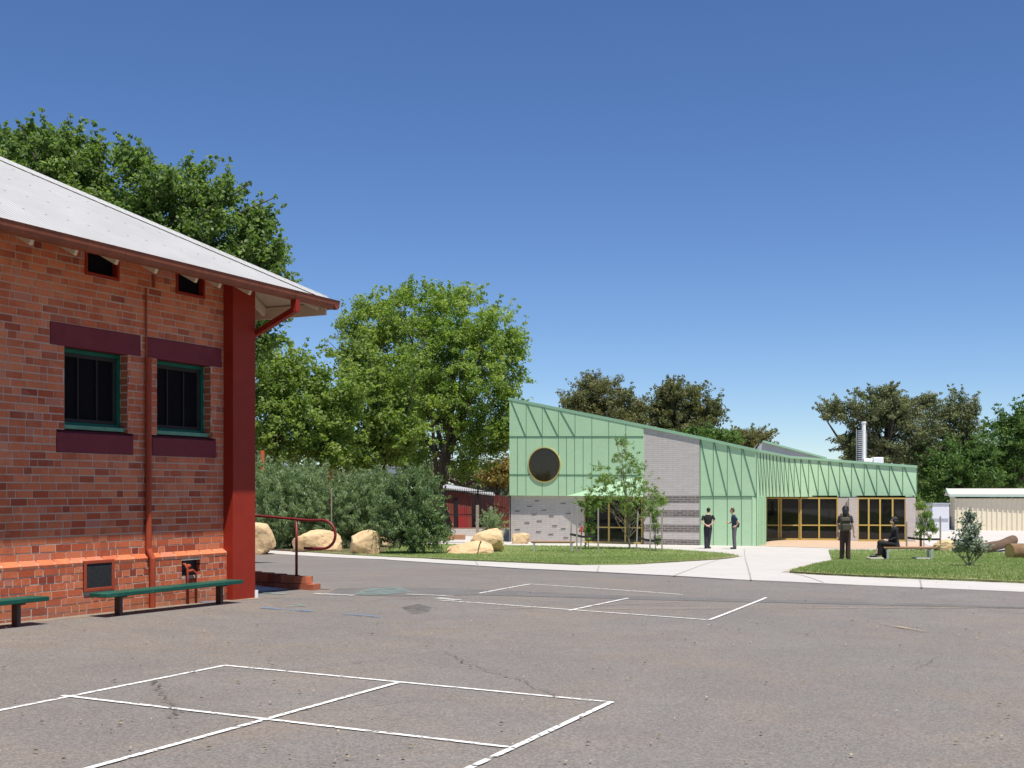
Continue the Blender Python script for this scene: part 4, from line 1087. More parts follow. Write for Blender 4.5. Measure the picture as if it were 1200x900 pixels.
# ================================================================= TIMBER BENCHES
def park_bench(L, label):
    t = thing('timber_bench', label, 'bench', (0, 0, 0), 0, 'timber benches on the lawns')
    m = MB()
    for k in range(4): m.bx(-L/2, L/2, -.22+k*.115, -.22+k*.115+.10, .40, .44, .004)
    m.build('seat', M['timber'], t, local=True)
    m = MB(); m.bx(-L/2+.03, L/2-.03, -.03, .03, .355, .398); m.build('seat_rail', M['galv'], t, local=True)
    for x in (-L/2+.13, L/2-.13):
        for y in (-.18, .18):
            m = MB(); m.bx(x-.035, x+.035, y-.03, y+.03, -.02, .355, .004); m.build('leg', M['galv'], t, local=True)
        m = MB(); m.bx(x-.035, x+.035, -.15, .15, .31, .355); m.build('cross_bar', M['galv'], t, local=True)
    return t
g = G(1064, 658.2); sR = g.y/F
pb = park_bench(60*sR, 'timber slat bench with a person in black sitting on its left end'); pb.location = g+Vector((0, 0, .03)); pb.rotation_euler = (0, 0, R(-3))
print('bench right at', g)
for px in (1040, 1096):
    q = G(px, 659); m = MB(); m.box((0, 0, .0), (.42, .5, .09), bev=.01); o = m.build('bench_footing', M['kerb'], base=None); o.location = (q.x, g.y+.02, gz(q.x, q.y)+.035-.0)
    tag(o, 'pale concrete pad under the %s legs of the right timber bench' % ('left' if px < 1060 else 'right'), 'concrete pad', 'pads under the bench')
g2 = G(648, 647.6); pb2 = copy_tree(pb, g2+Vector((0, 0, .02)), R(-2)); pb2['label'] = 'empty timber slat bench on the left lawn beside staked saplings'; pb2.scale = (1.12, 1, 1)

# ================================================================= TREES
LEAF = {
 'plane': leafmat('tall_tree_leaf', (.080, .140, .030), (.140, .215, .055), (.24, .32, .12), .48),
 'bright': leafmat('bright_green_leaf', (.12, .190, .040), (.20, .275, .065), (.31, .37, .12), .52),
 'ash': leafmat('ash_leaf', (.12, .195, .038), (.205, .300, .065), (.37, .42, .12), .54),
 'gum': leafmat('gum_leaf', (.080, .098, .038), (.140, .155, .060), (.26, .22, .10), .36),
 'gum2': leafmat('grey_gum_leaf', (.085, .105, .050), (.150, .170, .078), (.25, .26, .14), .32),
 'dark': leafmat('deep_green_leaf', (.040, .090, .020), (.080, .150, .034), (.140, .225, .055), .38),
 'orange': leafmat('autumn_leaf', (.12, .13, .03), (.24, .19, .05), (.36, .20, .055), .4),
 'shrub': leafmat('shrub_leaf', (.12, .180, .085), (.20, .280, .135), (.33, .40, .24), .40, .42),
 'shrub2': leafmat('deep_shrub_leaf', (.075, .130, .055), (.135, .205, .090), (.25, .32, .15), .36, .42),
 'silver': leafmat('silver_leaf', (.15, .18, .14), (.26, .30, .24), (.40, .44, .35), .2),
 'young': leafmat('sapling_leaf', (.10, .18, .04), (.17, .26, .07), (.27, .33, .12), .42),
 'far': leafmat('far_leaf', (.08, .10, .045), (.12, .145, .065), (.18, .20, .09), .3),
}
def leaves(centres, radii, n, size, tone, aspect=.45, droop=0.0, up=.35, shell=.55):
    k = len(centres); idx = rng.choice(k, n, p=(radii**2)/np.sum(radii**2))
    d = rng.normal(size=(n, 3)); d /= np.linalg.norm(d, axis=1)[:, None]
    r = rng.random(n)**shell
    c = centres[idx]+d*(r*radii[idx])[:, None]*np.array([1, 1, .8])
    nrm = d*.8+rng.normal(size=(n, 3))*.7+np.array([0, 0, up]); nrm /= np.linalg.norm(nrm, axis=1)[:, None]
    t = rng.normal(size=(n, 3)); t[:, 2] -= droop*2.2; t -= nrm*np.sum(t*nrm, 1)[:, None]*(0.0 if droop > .5 else 1.0); t /= np.linalg.norm(t, axis=1)[:, None]+1e-9
    b = np.cross(nrm, t); b /= np.linalg.norm(b, axis=1)[:, None]+1e-9
    L = size*(.6+.8*rng.random(n))[:, None]; W = L*aspect
    V = np.stack([c-t*L/2, c+b*W/2, c+t*L/2, c-b*W/2], 1)
    tn = tone[idx]*.5+.25+rng.normal(0, .17, n)
    return V, tn
def tree(name, label, cat, px, Y, blobs, leaf, n, size, group, trunkr=.2, bark='bark', clump=.5, nclump=160, aspect=.5, base_px=None, lean=0, fork=.35, limbs=9, droop=0.0, dz=1.0, trunks=1, seed=1, shell=.55, gap=0.0, twig=.012, up=.35, bright=0.0, sprig=.6):
    r = random.Random(seed); X = (px-CX)/F*Y; z0 = gz(X, Y); t = thing(name, label, cat, (X, Y, z0), 0, group)
    s = Y/F; cs, rd = [], []
    tot = sum(b[2]*b[3] for b in blobs)
    for b in blobs:
        k = max(3, int(nclump*b[2]*b[3]/tot)); cx, cz = (b[0]-CX)*s, CZ+(HY-b[1])*s; rx, rz = b[2]*s, b[3]*s
        for _ in range(k):
            d = Vector((r.gauss(0, 1), r.gauss(0, 1), r.gauss(0, 1))).normalized(); q = r.random()**.38
            cr = clump*r.uniform(.55, 1.25)
            p = (cx+d.x*max(.05, rx-cr*.5)*q, Y+d.y*max(.05, rx*dz-cr*.5)*q+(b[4] if len(b) > 4 else 0), cz+d.z*max(.05, rz-cr*.5)*q)
            cs.append(p); rd.append(cr)
    for b in blobs:      # loose shoots that break the outline
        cx, cz = (b[0]-CX)*s, CZ+(HY-b[1])*s; rx, rz = b[2]*s, b[3]*s
        for _ in range(int(sprig*nclump*b[2]*b[3]/tot)):
            d = Vector((r.gauss(0, 1), r.gauss(0, 1), r.gauss(.35, .9))).normalized(); q0 = r.uniform(.88, 1.0)
            for k in range(3):
                q = q0+k*clump*.55/max(rx, rz); cs.append((cx+d.x*rx*q, Y+d.y*rx*dz*q, cz+d.z*rz*q+k*k*.03*clump)); rd.append(clump*(.42-.09*k))
    cs = np.array(cs); rd = np.array(rd)
    tone = np.array([min(1, max(0, r.gauss(.5+bright, .26))) for _ in rd])
    V, tn = leaves(cs, rd, n, size, tone, aspect, droop, up, shell)
    raw_mesh('crown', V, tn, LEAF[leaf], 4, parent=t)
    m = MB(); zc = float(cs[:, 2].mean()); xc = float(cs[:, 0].mean()); zt = z0+(zc-z0)*(1-fork)
    for q in range(trunks):
        ox = (q-(trunks-1)/2)*trunkr*2.2; p0 = Vector((X+ox, Y, z0-.2)); p3 = Vector((X+lean+ox*2.5+(xc-X)*.25, Y, zt))
        pts = [p0+(p3-p0)*u+Vector((r.gauss(0, trunkr*.35), r.gauss(0, trunkr*.3), 0))*(u > 0) for u in (0, .12, .3, .5, .75, 1)]
        rs = [trunkr*1.35, trunkr*1.05, trunkr*.95, trunkr*.88, trunkr*.78, trunkr*.66]
        m.tube(pts, rs, 10)
        order = list(range(len(cs))); r.shuffle(order)
        for i in order[:limbs]:
            e = Vector(cs[i]); a = pts[r.choice((3, 4, 5, 5))]; mid = a+(e-a)*.45+Vector((r.gauss(0, .1), r.gauss(0, .1), .12))*(e-a).length*.5
            b1 = a+(mid-a)*.55; m.tube([a, b1, mid, e], [trunkr*.5, trunkr*.36, trunkr*.25, twig], 6, cap=False)
            for j in sorted(range(len(cs)), key=lambda j: (Vector(cs[j])-mid).length)[:5]:
                e2 = Vector(cs[j]); m.tube([mid, mid+(e2-mid)*.5+Vector((0, 0, .1*clump)), e2], [trunkr*.18+twig*.5, trunkr*.11+twig*.4, twig*.5], 5, cap=False)
    m.build('trunk', M[bark], t, smooth=True)
    return t
GT_ = 'tall trees behind the old brick building'
tree('tall_tree', 'very tall dark green tree rising behind the roof of the brick building', 'tree', 90, 34,
     [(20, 212, 95, 64), (105, 245, 85, 85), (180, 285, 75, 80), (250, 290, 62, 72), (290, 330, 48, 60), (60, 175, 45, 30), (165, 190, 30, 22), (205, 225, 55, 40), (300, 265, 26, 22), (316, 300, 28, 26), (310, 385, 26, 45), (318, 345, 26, 20), (-40, 200, 60, 50), (90, 185, 40, 22), (20, 160, 18, 14), (262, 225, 24, 22)],
     'plane', 95000, .125, GT_, .28, clump=.40, nclump=640, aspect=.62, seed=3, limbs=22, fork=.3, shell=.6)
GB_ = 'bright leafy trees behind the shrubs'
tree('leafy_tree', 'mid green rounded tree with its thin trunk just right of the maroon pier', 'tree', 304, 58,
     [(330, 440, 42, 42), (350, 500, 55, 50), (318, 490, 40, 55), (395, 470, 40, 45), (385, 520, 40, 30), (310, 420, 22, 18)], 'bright', 36000, .17, GB_, .12, clump=.55, nclump=300, aspect=.6, seed=5, fork=.25)
tree('leafy_tree', 'mid green tree filling the gap left of the biggest tree, trunk above the leafy shrub', 'tree', 455, 64,
     [(440, 500, 45, 50), (415, 430, 32, 32), (455, 440, 45, 45), (430, 540, 35, 16), (470, 515, 40, 35), (390, 505, 30, 45)], 'bright', 34000, .18, GB_, .22, clump=.6, nclump=240, aspect=.6, seed=8, fork=.25, bright=-.08)
tree('leafy_tree', 'biggest rounded tree with yellow green foliage left of the green building', 'tree', 511, 72,
     [(412, 385, 26, 24), (430, 362, 26, 20), (510, 380, 62, 46), (465, 385, 48, 40), (560, 400, 55, 52), (520, 440, 90, 60), (590, 430, 33, 45), (575, 490, 42, 45), (480, 345, 34, 16), (530, 350, 40, 18), (440, 400, 34, 34), (605, 400, 16, 18), (555, 520, 44, 32), (500, 470, 60, 50), (545, 548, 34, 14), (590, 500, 24, 34), (492, 540, 26, 18)], 'ash', 95000, .165, GB_, .34, clump=.62, nclump=620, aspect=.55, lean=.7, seed=11, fork=.42, limbs=20, bright=.05)
tree('leafy_tree', 'slim trunked tree standing between the two larger trees behind the shrubs', 'tree', 479, 78, [(480, 470, 45, 60), (492, 525, 30, 24)], 'bright', 9000, .2, GB_, .3, clump=.6, nclump=70, aspect=.55, seed=13, fork=.15)
GG_ = 'gum trees behind the green building'
tree('gum_tree', 'broad brownish gum tree behind the high left part of the green roof', 'tree', 705, 100, [(700, 470, 38, 28), (672, 480, 24, 18), (738, 482, 30, 25), (715, 500, 50, 30), (705, 452, 24, 12)], 'gum', 46000, .19, GG_, .35, clump=.75, nclump=210, aspect=.45, seed=21)
tree('gum_tree', 'tall dark gum tree behind the middle of the green building with a rounded top', 'tree', 800, 96, [(800, 470, 32, 24), (825, 488, 24, 24), (780, 485, 22, 26), (800, 505, 45, 25), (785, 458, 16, 12), (838, 478, 12, 12)], 'gum', 46000, .19, GG_, .35, clump=.7, nclump=200, aspect=.45, seed=22, bright=-.15)
tree('gum_tree', 'small brown gum tree at the right end of the row behind the sloping roof', 'tree', 875, 108, [(878, 513, 26, 13), (865, 522, 20, 12)], 'gum', 14000, .19, GG_, .25, clump=.7, nclump=60, aspect=.45, seed=23)
tree('broadleaf_tree', 'low bright green tree between the gums just above the sloping green roof', 'tree', 835, 90, [(838, 512, 30, 12), (815, 512, 18, 9)], 'dark', 9000, .22, 'green trees on the far side', .2, clump=.6, nclump=60, seed=24, bright=.25)
GR_ = 'gum trees beyond the right end of the green building'
tree('gum_tree', 'spreading grey green gum tree behind the white roof flue', 'tree', 1035, 92, [(985, 482, 27, 16), (1030, 480, 42, 24), (1060, 490, 38, 30), (1015, 515, 38, 22), (1050, 525, 45, 25), (1008, 535, 28, 14), (1080, 470, 18, 12), (1035, 463, 25, 10)], 'gum2', 60000, .19, GR_, .4, clump=.68, nclump=230, aspect=.42, seed=31, limbs=14, twig=.02)
tree('gum_tree', 'tall gum tree between the spreading gum and the deep green trees', 'tree', 1112, 98, [(1125, 478, 24, 20), (1105, 500, 30, 26), (1090, 545, 30, 40), (1130, 510, 22, 30)], 'gum2', 36000, .19, GR_, .35, clump=.65, nclump=150, aspect=.42, seed=32, bright=-.1)
GD_ = 'deep green trees behind the cream shed'
tree('broadleaf_tree', 'deep green tree at the right edge, the tallest behind the cream shed', 'tree', 1190, 92, [(1195, 515, 42, 36), (1225, 505, 40, 40), (1180, 550, 40, 28), (1190, 495, 18, 10)], 'dark', 42000, .20, GD_, .35, clump=.75, nclump=200, seed=41)
tree('broadleaf_tree', 'deep green lower tree above the grey cabinet beside the cream shed', 'tree', 1115, 90, [(1115, 545, 34, 28), (1140, 560, 35, 22), (1095, 575, 26, 24), (1125, 590, 28, 16), (1150, 530, 22, 22)], 'dark', 36000, .20, GD_, .3, clump=.75, nclump=170, seed=42, bright=.08)
tree('broadleaf_tree', 'small orange and yellow tree behind the palisade fence left of the green building', 'tree', 582, 92, [(582, 558, 22, 14), (595, 548, 14, 12)], 'orange', 7000, .2, 'trees beyond the red shed', .15, clump=.6, nclump=50, seed=51)
tree('gum_tree', 'distant grey green trees seen under the biggest crown above the red shed', 'tree', 548, 125, [(545, 552, 40, 14), (500, 555, 40, 16), (590, 556, 30, 14)], 'far', 12000, .3, 'trees beyond the red shed', .3, clump=.9, nclump=80, seed=52)
tree('broadleaf_tree', 'distant dark trees far behind the left shrubs', 'tree', 380, 120, [(340, 560, 60, 18), (420, 560, 60, 18), (280, 560, 50, 18), (460, 565, 40, 14)], 'far', 16000, .32, 'trees beyond the red shed', .3, clump=1.0, nclump=100, seed=53)
# far wood closing the horizon
V = []; N_ = 90000; x = rng.uniform(-180, 200, N_); y = rng.uniform(165, 200, N_); hh = 6.6+1.6*np.sin(x*.11)+1.2*np.sin(x*.31+1)+.8*np.sin(x*.83); z = -1.3+rng.random(N_)**.7*hh
bk = rng.random(N_) < .30; y = np.where(bk, rng.uniform(-75, -60, N_), y); x = np.where(bk, x*.45, x); z = np.where(bk, 1.0+(z+1.3)*1.4, z)
c_ = np.stack([x, y, z], 1); d = rng.normal(size=(N_, 3)); d /= np.linalg.norm(d, axis=1)[:, None]; e_ = np.cross(d, rng.normal(size=(N_, 3))); e_ /= np.linalg.norm(e_, axis=1)[:, None]
tag(raw_mesh('far_wood', np.stack([c_-d*.6, c_+e_*.4, c_+d*.6, c_-e_*.4], 1), .4+rng.normal(0, .2, N_), LEAF['far'], 4), kind='stuff')

# shrubs
def shrub(label, px, basey, blobs, leaf, n, size, seed, clump=.28, nclump=150, aspect=.22, droop=.6, name='shrub', cat='shrub', group='leafy shrubs behind the boulders', trunkr=.05, bark='bark', **kw):
    g = G(px, basey); return tree(name, label, cat, px, g.y, blobs, leaf, n, size, group, trunkr, bark, clump, nclump, aspect, droop=droop, seed=seed, limbs=12, fork=.6, sprig=1.3, **kw)
shrub('wide pale green shrub with narrow leaves behind the boulders beside the pier', 340, 644, [(330, 590, 45, 45), (365, 575, 35, 30), (320, 615, 40, 28), (385, 600, 38, 40), (350, 610, 50, 35), (310, 565, 25, 22), (415, 585, 22, 28), (400, 620, 30, 22)], 'shrub', 85000, .17, 61, aspect=.15, nclump=420, clump=.34)
shrub('pale green shrub in the middle, between the wide shrub and the dark leafy one', 430, 643, [(430, 590, 32, 32), (425, 615, 34, 28), (445, 575, 22, 22)], 'shrub', 30000, .17, 62, aspect=.15, nclump=160, clump=.32)
shrub('dark leafy shrub reaching the lawn beside the notched boulder', 485, 650, [(485, 585, 34, 32), (480, 615, 40, 28), (495, 628, 32, 20), (465, 600, 26, 34), (505, 610, 14, 16), (488, 563, 12, 14), (512, 622, 10, 12)], 'shrub2', 46000, .13, 63, nclump=300, clump=.30, aspect=.26)
shrub('thin low olive bush between the peaked boulder and the block wall', 578, 636, [(578, 612, 14, 14)], 'shrub', 2500, .12, 64, nclump=30, clump=.3)

# saplings
tree('sapling', 'slender young tree in front of the gold framed window, tallest of the saplings', 'young tree', 738, G(738, 645).y,
     [(732, 535, 16, 22), (712, 560, 24, 18), (750, 560, 20, 20), (735, 578, 34, 20), (700, 585, 22, 16), (765, 590, 16, 18), (740, 600, 22, 12), (728, 520, 8, 8)], 'young', 8500, .11, 'young trees on the left lawn', .045, 'palebark', .15, 230, .30, seed=71, fork=.55, limbs=26, twig=.008, droop=.3)
tree('sapling', 'bushy low sapling tied between three grey stakes right of the timber bench', 'young tree', 689, G(690, 645).y, [(690, 605, 10, 16), (690, 625, 10, 14), (682, 592, 8, 8), (696, 590, 10, 10)], 'young', 2200, .12, 'young trees on the left lawn', .02, 'palebark', .17, 36, .35, seed=72, fork=.5, limbs=8, twig=.006)
tree('sapling', 'wispy sapling tied between three stakes in front of the banded block wall', 'young tree', 768, G(768, 647).y, [(765, 592, 10, 14), (775, 588, 9, 9), (768, 612, 8, 12), (770, 630, 6, 10)], 'young', 1300, .12, 'young trees on the left lawn', .018, 'palebark', .16, 26, .3, seed=73, fork=.5, limbs=8, twig=.006, droop=.5)
tree('sapling', 'drooping light green sapling tied to stakes right of the seated person', 'young tree', 1082, G(1082, 646.5).y, [(1078, 592, 8, 8), (1086, 600, 9, 8), (1084, 612, 9, 12), (1092, 620, 7, 14), (1078, 622, 6, 12)], 'young', 1900, .13, 'young trees on the right lawn', .02, 'palebark', .17, 36, .28, seed=74, fork=.5, limbs=8, twig=.006, droop=.9)
tree('small_silver_tree', 'small cone shaped silvery grey tree alone on the right lawn', 'young tree', 1136.5, G(1136.5, 667).y, [(1136, 620, 12, 14), (1135, 636, 18, 14), (1137, 605, 6, 8), (1127, 642, 12, 7), (1147, 642, 12, 7)], 'silver', 5200, .062, 'silver trees', .022, 'palebark', .12, 110, .55, seed=75, fork=.75, limbs=14, twig=.004, shell=.7)

# stakes and ties
def stake(px, ytop, ybase, label, lean=0, name='tree_stake', group='timber stakes round the saplings', w=.055):
    g = G(px, ybase); h = (ybase-ytop)*g.y/F; m = MB()
    m.bar((0, 0, -.15), (lean*g.y/F, 0, h), w, w, (0, 1, 0), bev=.006); m.bar((lean*g.y/F, 0, h-.01), (lean*g.y/F*1.02, 0, h+.04), w*.6, w*.6, (0, 1, 0))
    o = m.build(name, M['stake']); o.location = g; return tag(o, label, 'stake', group)
stake(668.5, 598, 648.5, 'thin leaning stake nearest the timber bench end', 1.5)
stake(676, 594, 650.5, 'grey stake just right of the timber bench, with the black tie wrapped round', 0)
stake(680, 599, 648, 'brown stake leaning right with a red ribbon', 3)
stake(701, 596, 650.5, 'grey stake right of the bushy low sapling')
stake(745.5, 600, 648, 'leftmost stake in front of the banded block wall', 2)
stake(761.5, 602, 647.5, 'brown stake in the middle, before the banded block wall', 1)
stake(775.8, 602, 648.5, 'rightmost stake of the left lawn, before the banded block wall')
stake(1062.5, 612, 646.5, 'thin stake hard against the right block pier behind the seated person')
stake(1079, 603, 646, 'dark stake behind the drooping sapling', w=.08)
stake(1102, 606, 647, 'pale grey stake right of the drooping sapling')
stake(388.5, 573, 645, 'pale stake sticking out of the wide shrub', name='timber_stake', group='stakes among the shrubs')
stake(1149, 612, 640, 'thin stake beyond the small silver tree', name='timber_stake', group='stakes among the shrubs', w=.03) if False else None
def tie(pts, Y, label):
    m = MB(); q = [P(a, b, Y) for a, b in pts]
    for a, b in zip(q[:-1], q[1:]): m.bar(a, b, .02, .085, (0, 0, 1))
    o = m.build('tree_tie', M['strap'], base=tuple(q[0])); return tag(o, label, 'strap', 'black ties round the saplings')
tie([(668, 626), (676, 627.5), (683, 629), (701, 628.5)], G(676, 650.5).y+.12, 'black strap between the stakes beside the timber bench')
tie([(745, 629), (753, 631.5), (763, 634), (776, 632)], G(761, 647.5).y+.1, 'black strap between the stakes before the banded block wall')
tie([(1062, 630), (1079, 632), (1102, 632)], G(1079, 646).y-.05, 'black strap between the stakes right of the seated person')
o = MB(); o.bar(P(680.5, 624, G(680, 648).y-.06), P(682.3, 617, G(680, 648).y-.06), .09, .02, (0, 1, 0)); o = o.build('ribbon', simple('red_ribbon', (.6, .05, .04), .7), base=tuple(P(681, 624, G(680, 648).y-.06))); tag(o, 'small red ribbon tied on the brown leaning stake', 'ribbon')

# ================================================================= BACKGROUND BUILDINGS
# cream shed
Ys = 79.0; xl = (1119-CX)/F*Ys; zg_ = gz(30, Ys)
cs_ = thing('cream_shed', 'long cream corrugated shed with a low pitched pale roof at the right edge', 'shed', (xl, Ys, zg_), -math.atan2(2.0, 6.5))
he = CZ+(HY-584)/F*Ys-zg_; hrg = CZ+(HY-573.5)/F*(Ys+3)-zg_; Ls, Ds = 14.0, 6.8
m = MB(); m.prism([(0, 0, -.1), (Ls, 0, -.1), (Ls, 0, he), (0, 0, he)], (0, .1, 0)); k = .15
while k < Ls: m.bx(k, k+.07, -.045, -.001, 0, he-.04); k += .30
m.build('wall', M['shedcream'], cs_, local=True)
m = MB(); m.prism([(0, .1, -.1), (0, Ds, -.1), (0, Ds, he), (0, Ds/2, hrg-.1), (0, .1, he)], (.08, 0, 0)); m.build('gable_wall', M['shedcream'], cs_, local=True)
m = MB(); m.bx(-.03, .0, .5, .9, 0, he-.15); m.build('downpipe', M['shedcream'], cs_, local=True)
m = MB(); A_ = Vector((-.35, -.1, CZ+(HY-580)/F*Ys-zg_)); B_ = Vector((Ls, -.3, A_.z)); up_ = Vector((.0, Ds/2+.1, hrg-A_.z))
m.prism([A_, B_, B_+up_, A_+up_], (0, 0, .06)); m.prism([A_+up_, B_+up_, B_+up_+Vector((0, Ds/2+.3, -.45)), A_+up_+Vector((0, Ds/2+.3, -.45))], (0, 0, .06)); rs_ = m.build('roof', simple('cream_roof', (.62, .585, .51), .5, .05, 1), cs_, local=True)
m = MB(); m.bar(A_+Vector((0, -.05, -.06)), B_+Vector((0, -.05, -.06)), .12, .12, (0, 0, 1)); m.bar(A_+Vector((-.02, 0, 0)), A_+up_+Vector((-.02, 0, 0)), .08, .18, (0, 0, 1)); m.build('barge_gutter', simple('pale_green_trim', (.45, .58, .50), .5, .05), rs_, local=True)
# grey cabinet
c0_ = P(1092.5, 622, 76); m = MB(); w_ = 20/F*76; h_ = 31/F*76
gc = thing('grey_cabinet', 'pale grey metal cabinet standing left of the cream shed', 'cabinet', (c0_.x+w_/2, 76, c0_.z))
m.bx(-w_/2, w_/2, 0, 1.2, -.1, h_, .02); m.build('body', simple('pale_grey_metal', (.62, .64, .68), .5, .04), gc, local=True)
m = MB(); m.bx(-w_/2-.05, w_/2+.05, -.05, 1.25, h_, h_+.08); m.build('lid', M['galv'], gc, local=True)
m = MB(); m.bx(-w_/2+.06, w_/2-.06, -.03, 0, h_*.44, h_*.47); m.bx(-w_/2+.06, w_/2-.06, -.02, 0, h_*.36, h_*.39); m.build('rail', M['galv'], gc, local=True)
m = MB(); q = P(1070, 612, 84); m.bx(0, 4, 0, .3, -1.2, .35); o = m.build('low_wall', M['greywall'], base=None); o.location = q; tag(o, 'low grey wall partly hidden behind the drooping sapling', 'wall')
# red shed
Yr = 84; A = P(517, 572.5, Yr)
rsd = thing('red_shed', 'dark red corrugated shed with a pale skillion roof behind the palisade fence', 'shed', (A.x, Yr, gz(0, Yr)))
zf = gz(0, Yr)
def rw2(m, p0, y0, t0, p1, y1, t1, th=.1): 
    a, b = P(p0, t0, y0), P(p1, t1, y1); m.prism([(a.x, a.y, zf-.1), (b.x, b.y, zf-.1), b, a], (0, th, 0))
m = MB(); rw2(m, 517, Yr, 572.5, 553, Yr, 580); m.build('wall', M['redshed'], rsd); m = MB(); rw2(m, 578, Yr, 579.5, 600, Yr-1, 583); m.build('wall', M['redshed'], rsd)
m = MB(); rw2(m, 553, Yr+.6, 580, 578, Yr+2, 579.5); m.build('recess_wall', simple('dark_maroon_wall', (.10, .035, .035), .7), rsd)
m = MB(); a, b, c, d = P(515, 570.5, Yr-.3), P(580, 580, Yr-.3), P(578, 577, Yr+7), P(524, 567.5, Yr+7)
m.prism([a, b, c, d], (0, 0, -.08)); m.build('roof', M['iron'], rsd)
m = MB(); a = P(537, 595, Yr-.1); b = P(547.5, 595, Yr-.1); m.bx(a.x, b.x, Yr-.12, Yr, zf, a.z); m.build('door', simple('red_door', (.35, .03, .03), .6), rsd)
m = MB(); a = P(532.5, 584, Yr-.1); b = P(536, 584, Yr-.1); m.bx(a.x, b.x, Yr-.08, Yr-.01, zf, a.z); m.build('doorway', M['black'], rsd)
# access rails
rr_ = thing('ramp_railing', 'bright red steel railing of the access ramp beside the red shed', 'railing', (P(575, 612, 74).x, 74, gz(0, 74)))
for pts in ([(567, 588), (578, 592), (596, 596.5)], [(567, 597), (578, 600), (596, 604)]):
    m = MB(); m.tube([P(a, b, 74) for a, b in pts], .05, 8); m.build('rail', M['redpaint'], rr_)
for x, t0, b0 in ((568, 588, 612), (577, 592, 613), (586, 594, 613), (594, 596, 613), (562, 594, 606)):
    m = MB(); m.tube([P(x, t0, 74), P(x, b0, 74)], .05, 8); m.build('post', M['redpaint'], rr_)
# palisade fence
def palisade(xa, xb, Y, top, bot, label):
    t = thing('palisade_fence', label, 'fence', (P(xa, 600, Y).x, Y, gz(0, Y)), 0, 'black palisade fencing'); m = MB(); px = xa; st = .13*F/Y
    while px < xb: m.bar(P(px, bot, Y), P(px, top, Y), .03, .03, (0, 1, 0)); px += st
    m.build('pickets', M['black'], t)
    m = MB(); m.bar(P(xa, top+3.5, Y), P(xb, top+3.5, Y), .045, .05, (0, 0, 1)); m.bar(P(xa, bot-3, Y), P(xb, bot-3, Y), .045, .05, (0, 0, 1)); m.build('rail', M['black'], t)
    return t
pf = palisade(505, 598, 71, 572.5, 606, 'black palisade fence with pointed pickets left of the green building')
for x in (522, 560): m = MB(); m.bar(P(x, 626, 71), P(x, 569, 71), .1, .1, (0, 1, 0)); m.build('post', M['black'], pf)
m = MB(); a = P(505, 619, 68.5); b = P(597, 615.5, 68.5); m.bx(a.x, b.x, 68.5, 68.8, gz(0, 68)-.1, gz(0, 68)+.42); o = m.build('block_edging', M['gbrick'], base=(a.x, 68.5, gz(0, 68))); tag(o, 'low grey block retaining wall behind the peaked boulder', 'wall')
m = MB(); a = P(516, 630, 60); b = P(545, 626.5, 60); m.bx(a.x, b.x, 60, 60.4, a.z-.1, b.z, .02); o = m.build('timber_edging', M['timber'], base=(a.x, 60, a.z)); tag(o, 'low orange timber beam behind the boulders on the left lawn', 'timber beam')
for x, t_, b_, lb_ in ((559.5, 592, 622, 'grey timber post in front of the palisade fence, left one'), (575.5, 594, 628, 'grey timber post nearest the green building corner')):
    m = MB(); q = P(x, b_, 62); m.bx(-.08, .08, -.08, .08, -.3, (b_-t_)/F*62, .01); o = m.build('timber_post', M['stake']); o.location = q; tag(o, lb_, 'post', 'grey timber posts by the fence')
# grey house
Yh = 96; hs = thing('grey_house', 'small grey house with a dark slate roof glimpsed between tree trunks', 'house', (P(440, 600, Yh).x, Yh, gz(0, Yh)))
m = MB(); a, b = P(437, 555, Yh), P(462, 555, Yh); m.bx(a.x, b.x, Yh, Yh+5, gz(0, Yh)-.1, a.z); m.build('wall', M['greywall'], hs)
m = MB(); m.prism([P(433, 555, Yh-.4), P(471, 555, Yh-.4), P(462, 545, Yh+2.5), P(441, 545, Yh+2.5)], (0, .3, -.1)); m.build('roof', M['slate'], hs)
# playground frame
pgd = thing('play_frame', 'orange posts and a slanting grey beam of a play frame behind the wide shrub', 'play equipment', (P(350, 600, 66).x, 66, gz(0, 66)))
M['orange'] = simple('orange_paint', (.55, .10, .03), .5, .1)
m = MB(); m.tube([P(307.5, 630, 56), P(307.5, 528, 56)], .1, 10); m.build('post', M['orange'], pgd)
m = MB(); m.tube([P(386, 630, 66), P(386, 548, 66)], .16, 10); m.tube([P(386, 550, 66), P(393, 538, 66)], .2, 10); m.build('post', M['orange'], pgd)
m = MB(); m.bar(P(318, 535, 66), P(360, 560, 66), .5, .12, (0, 0, 1)); m.build('beam', M['galv'], pgd)

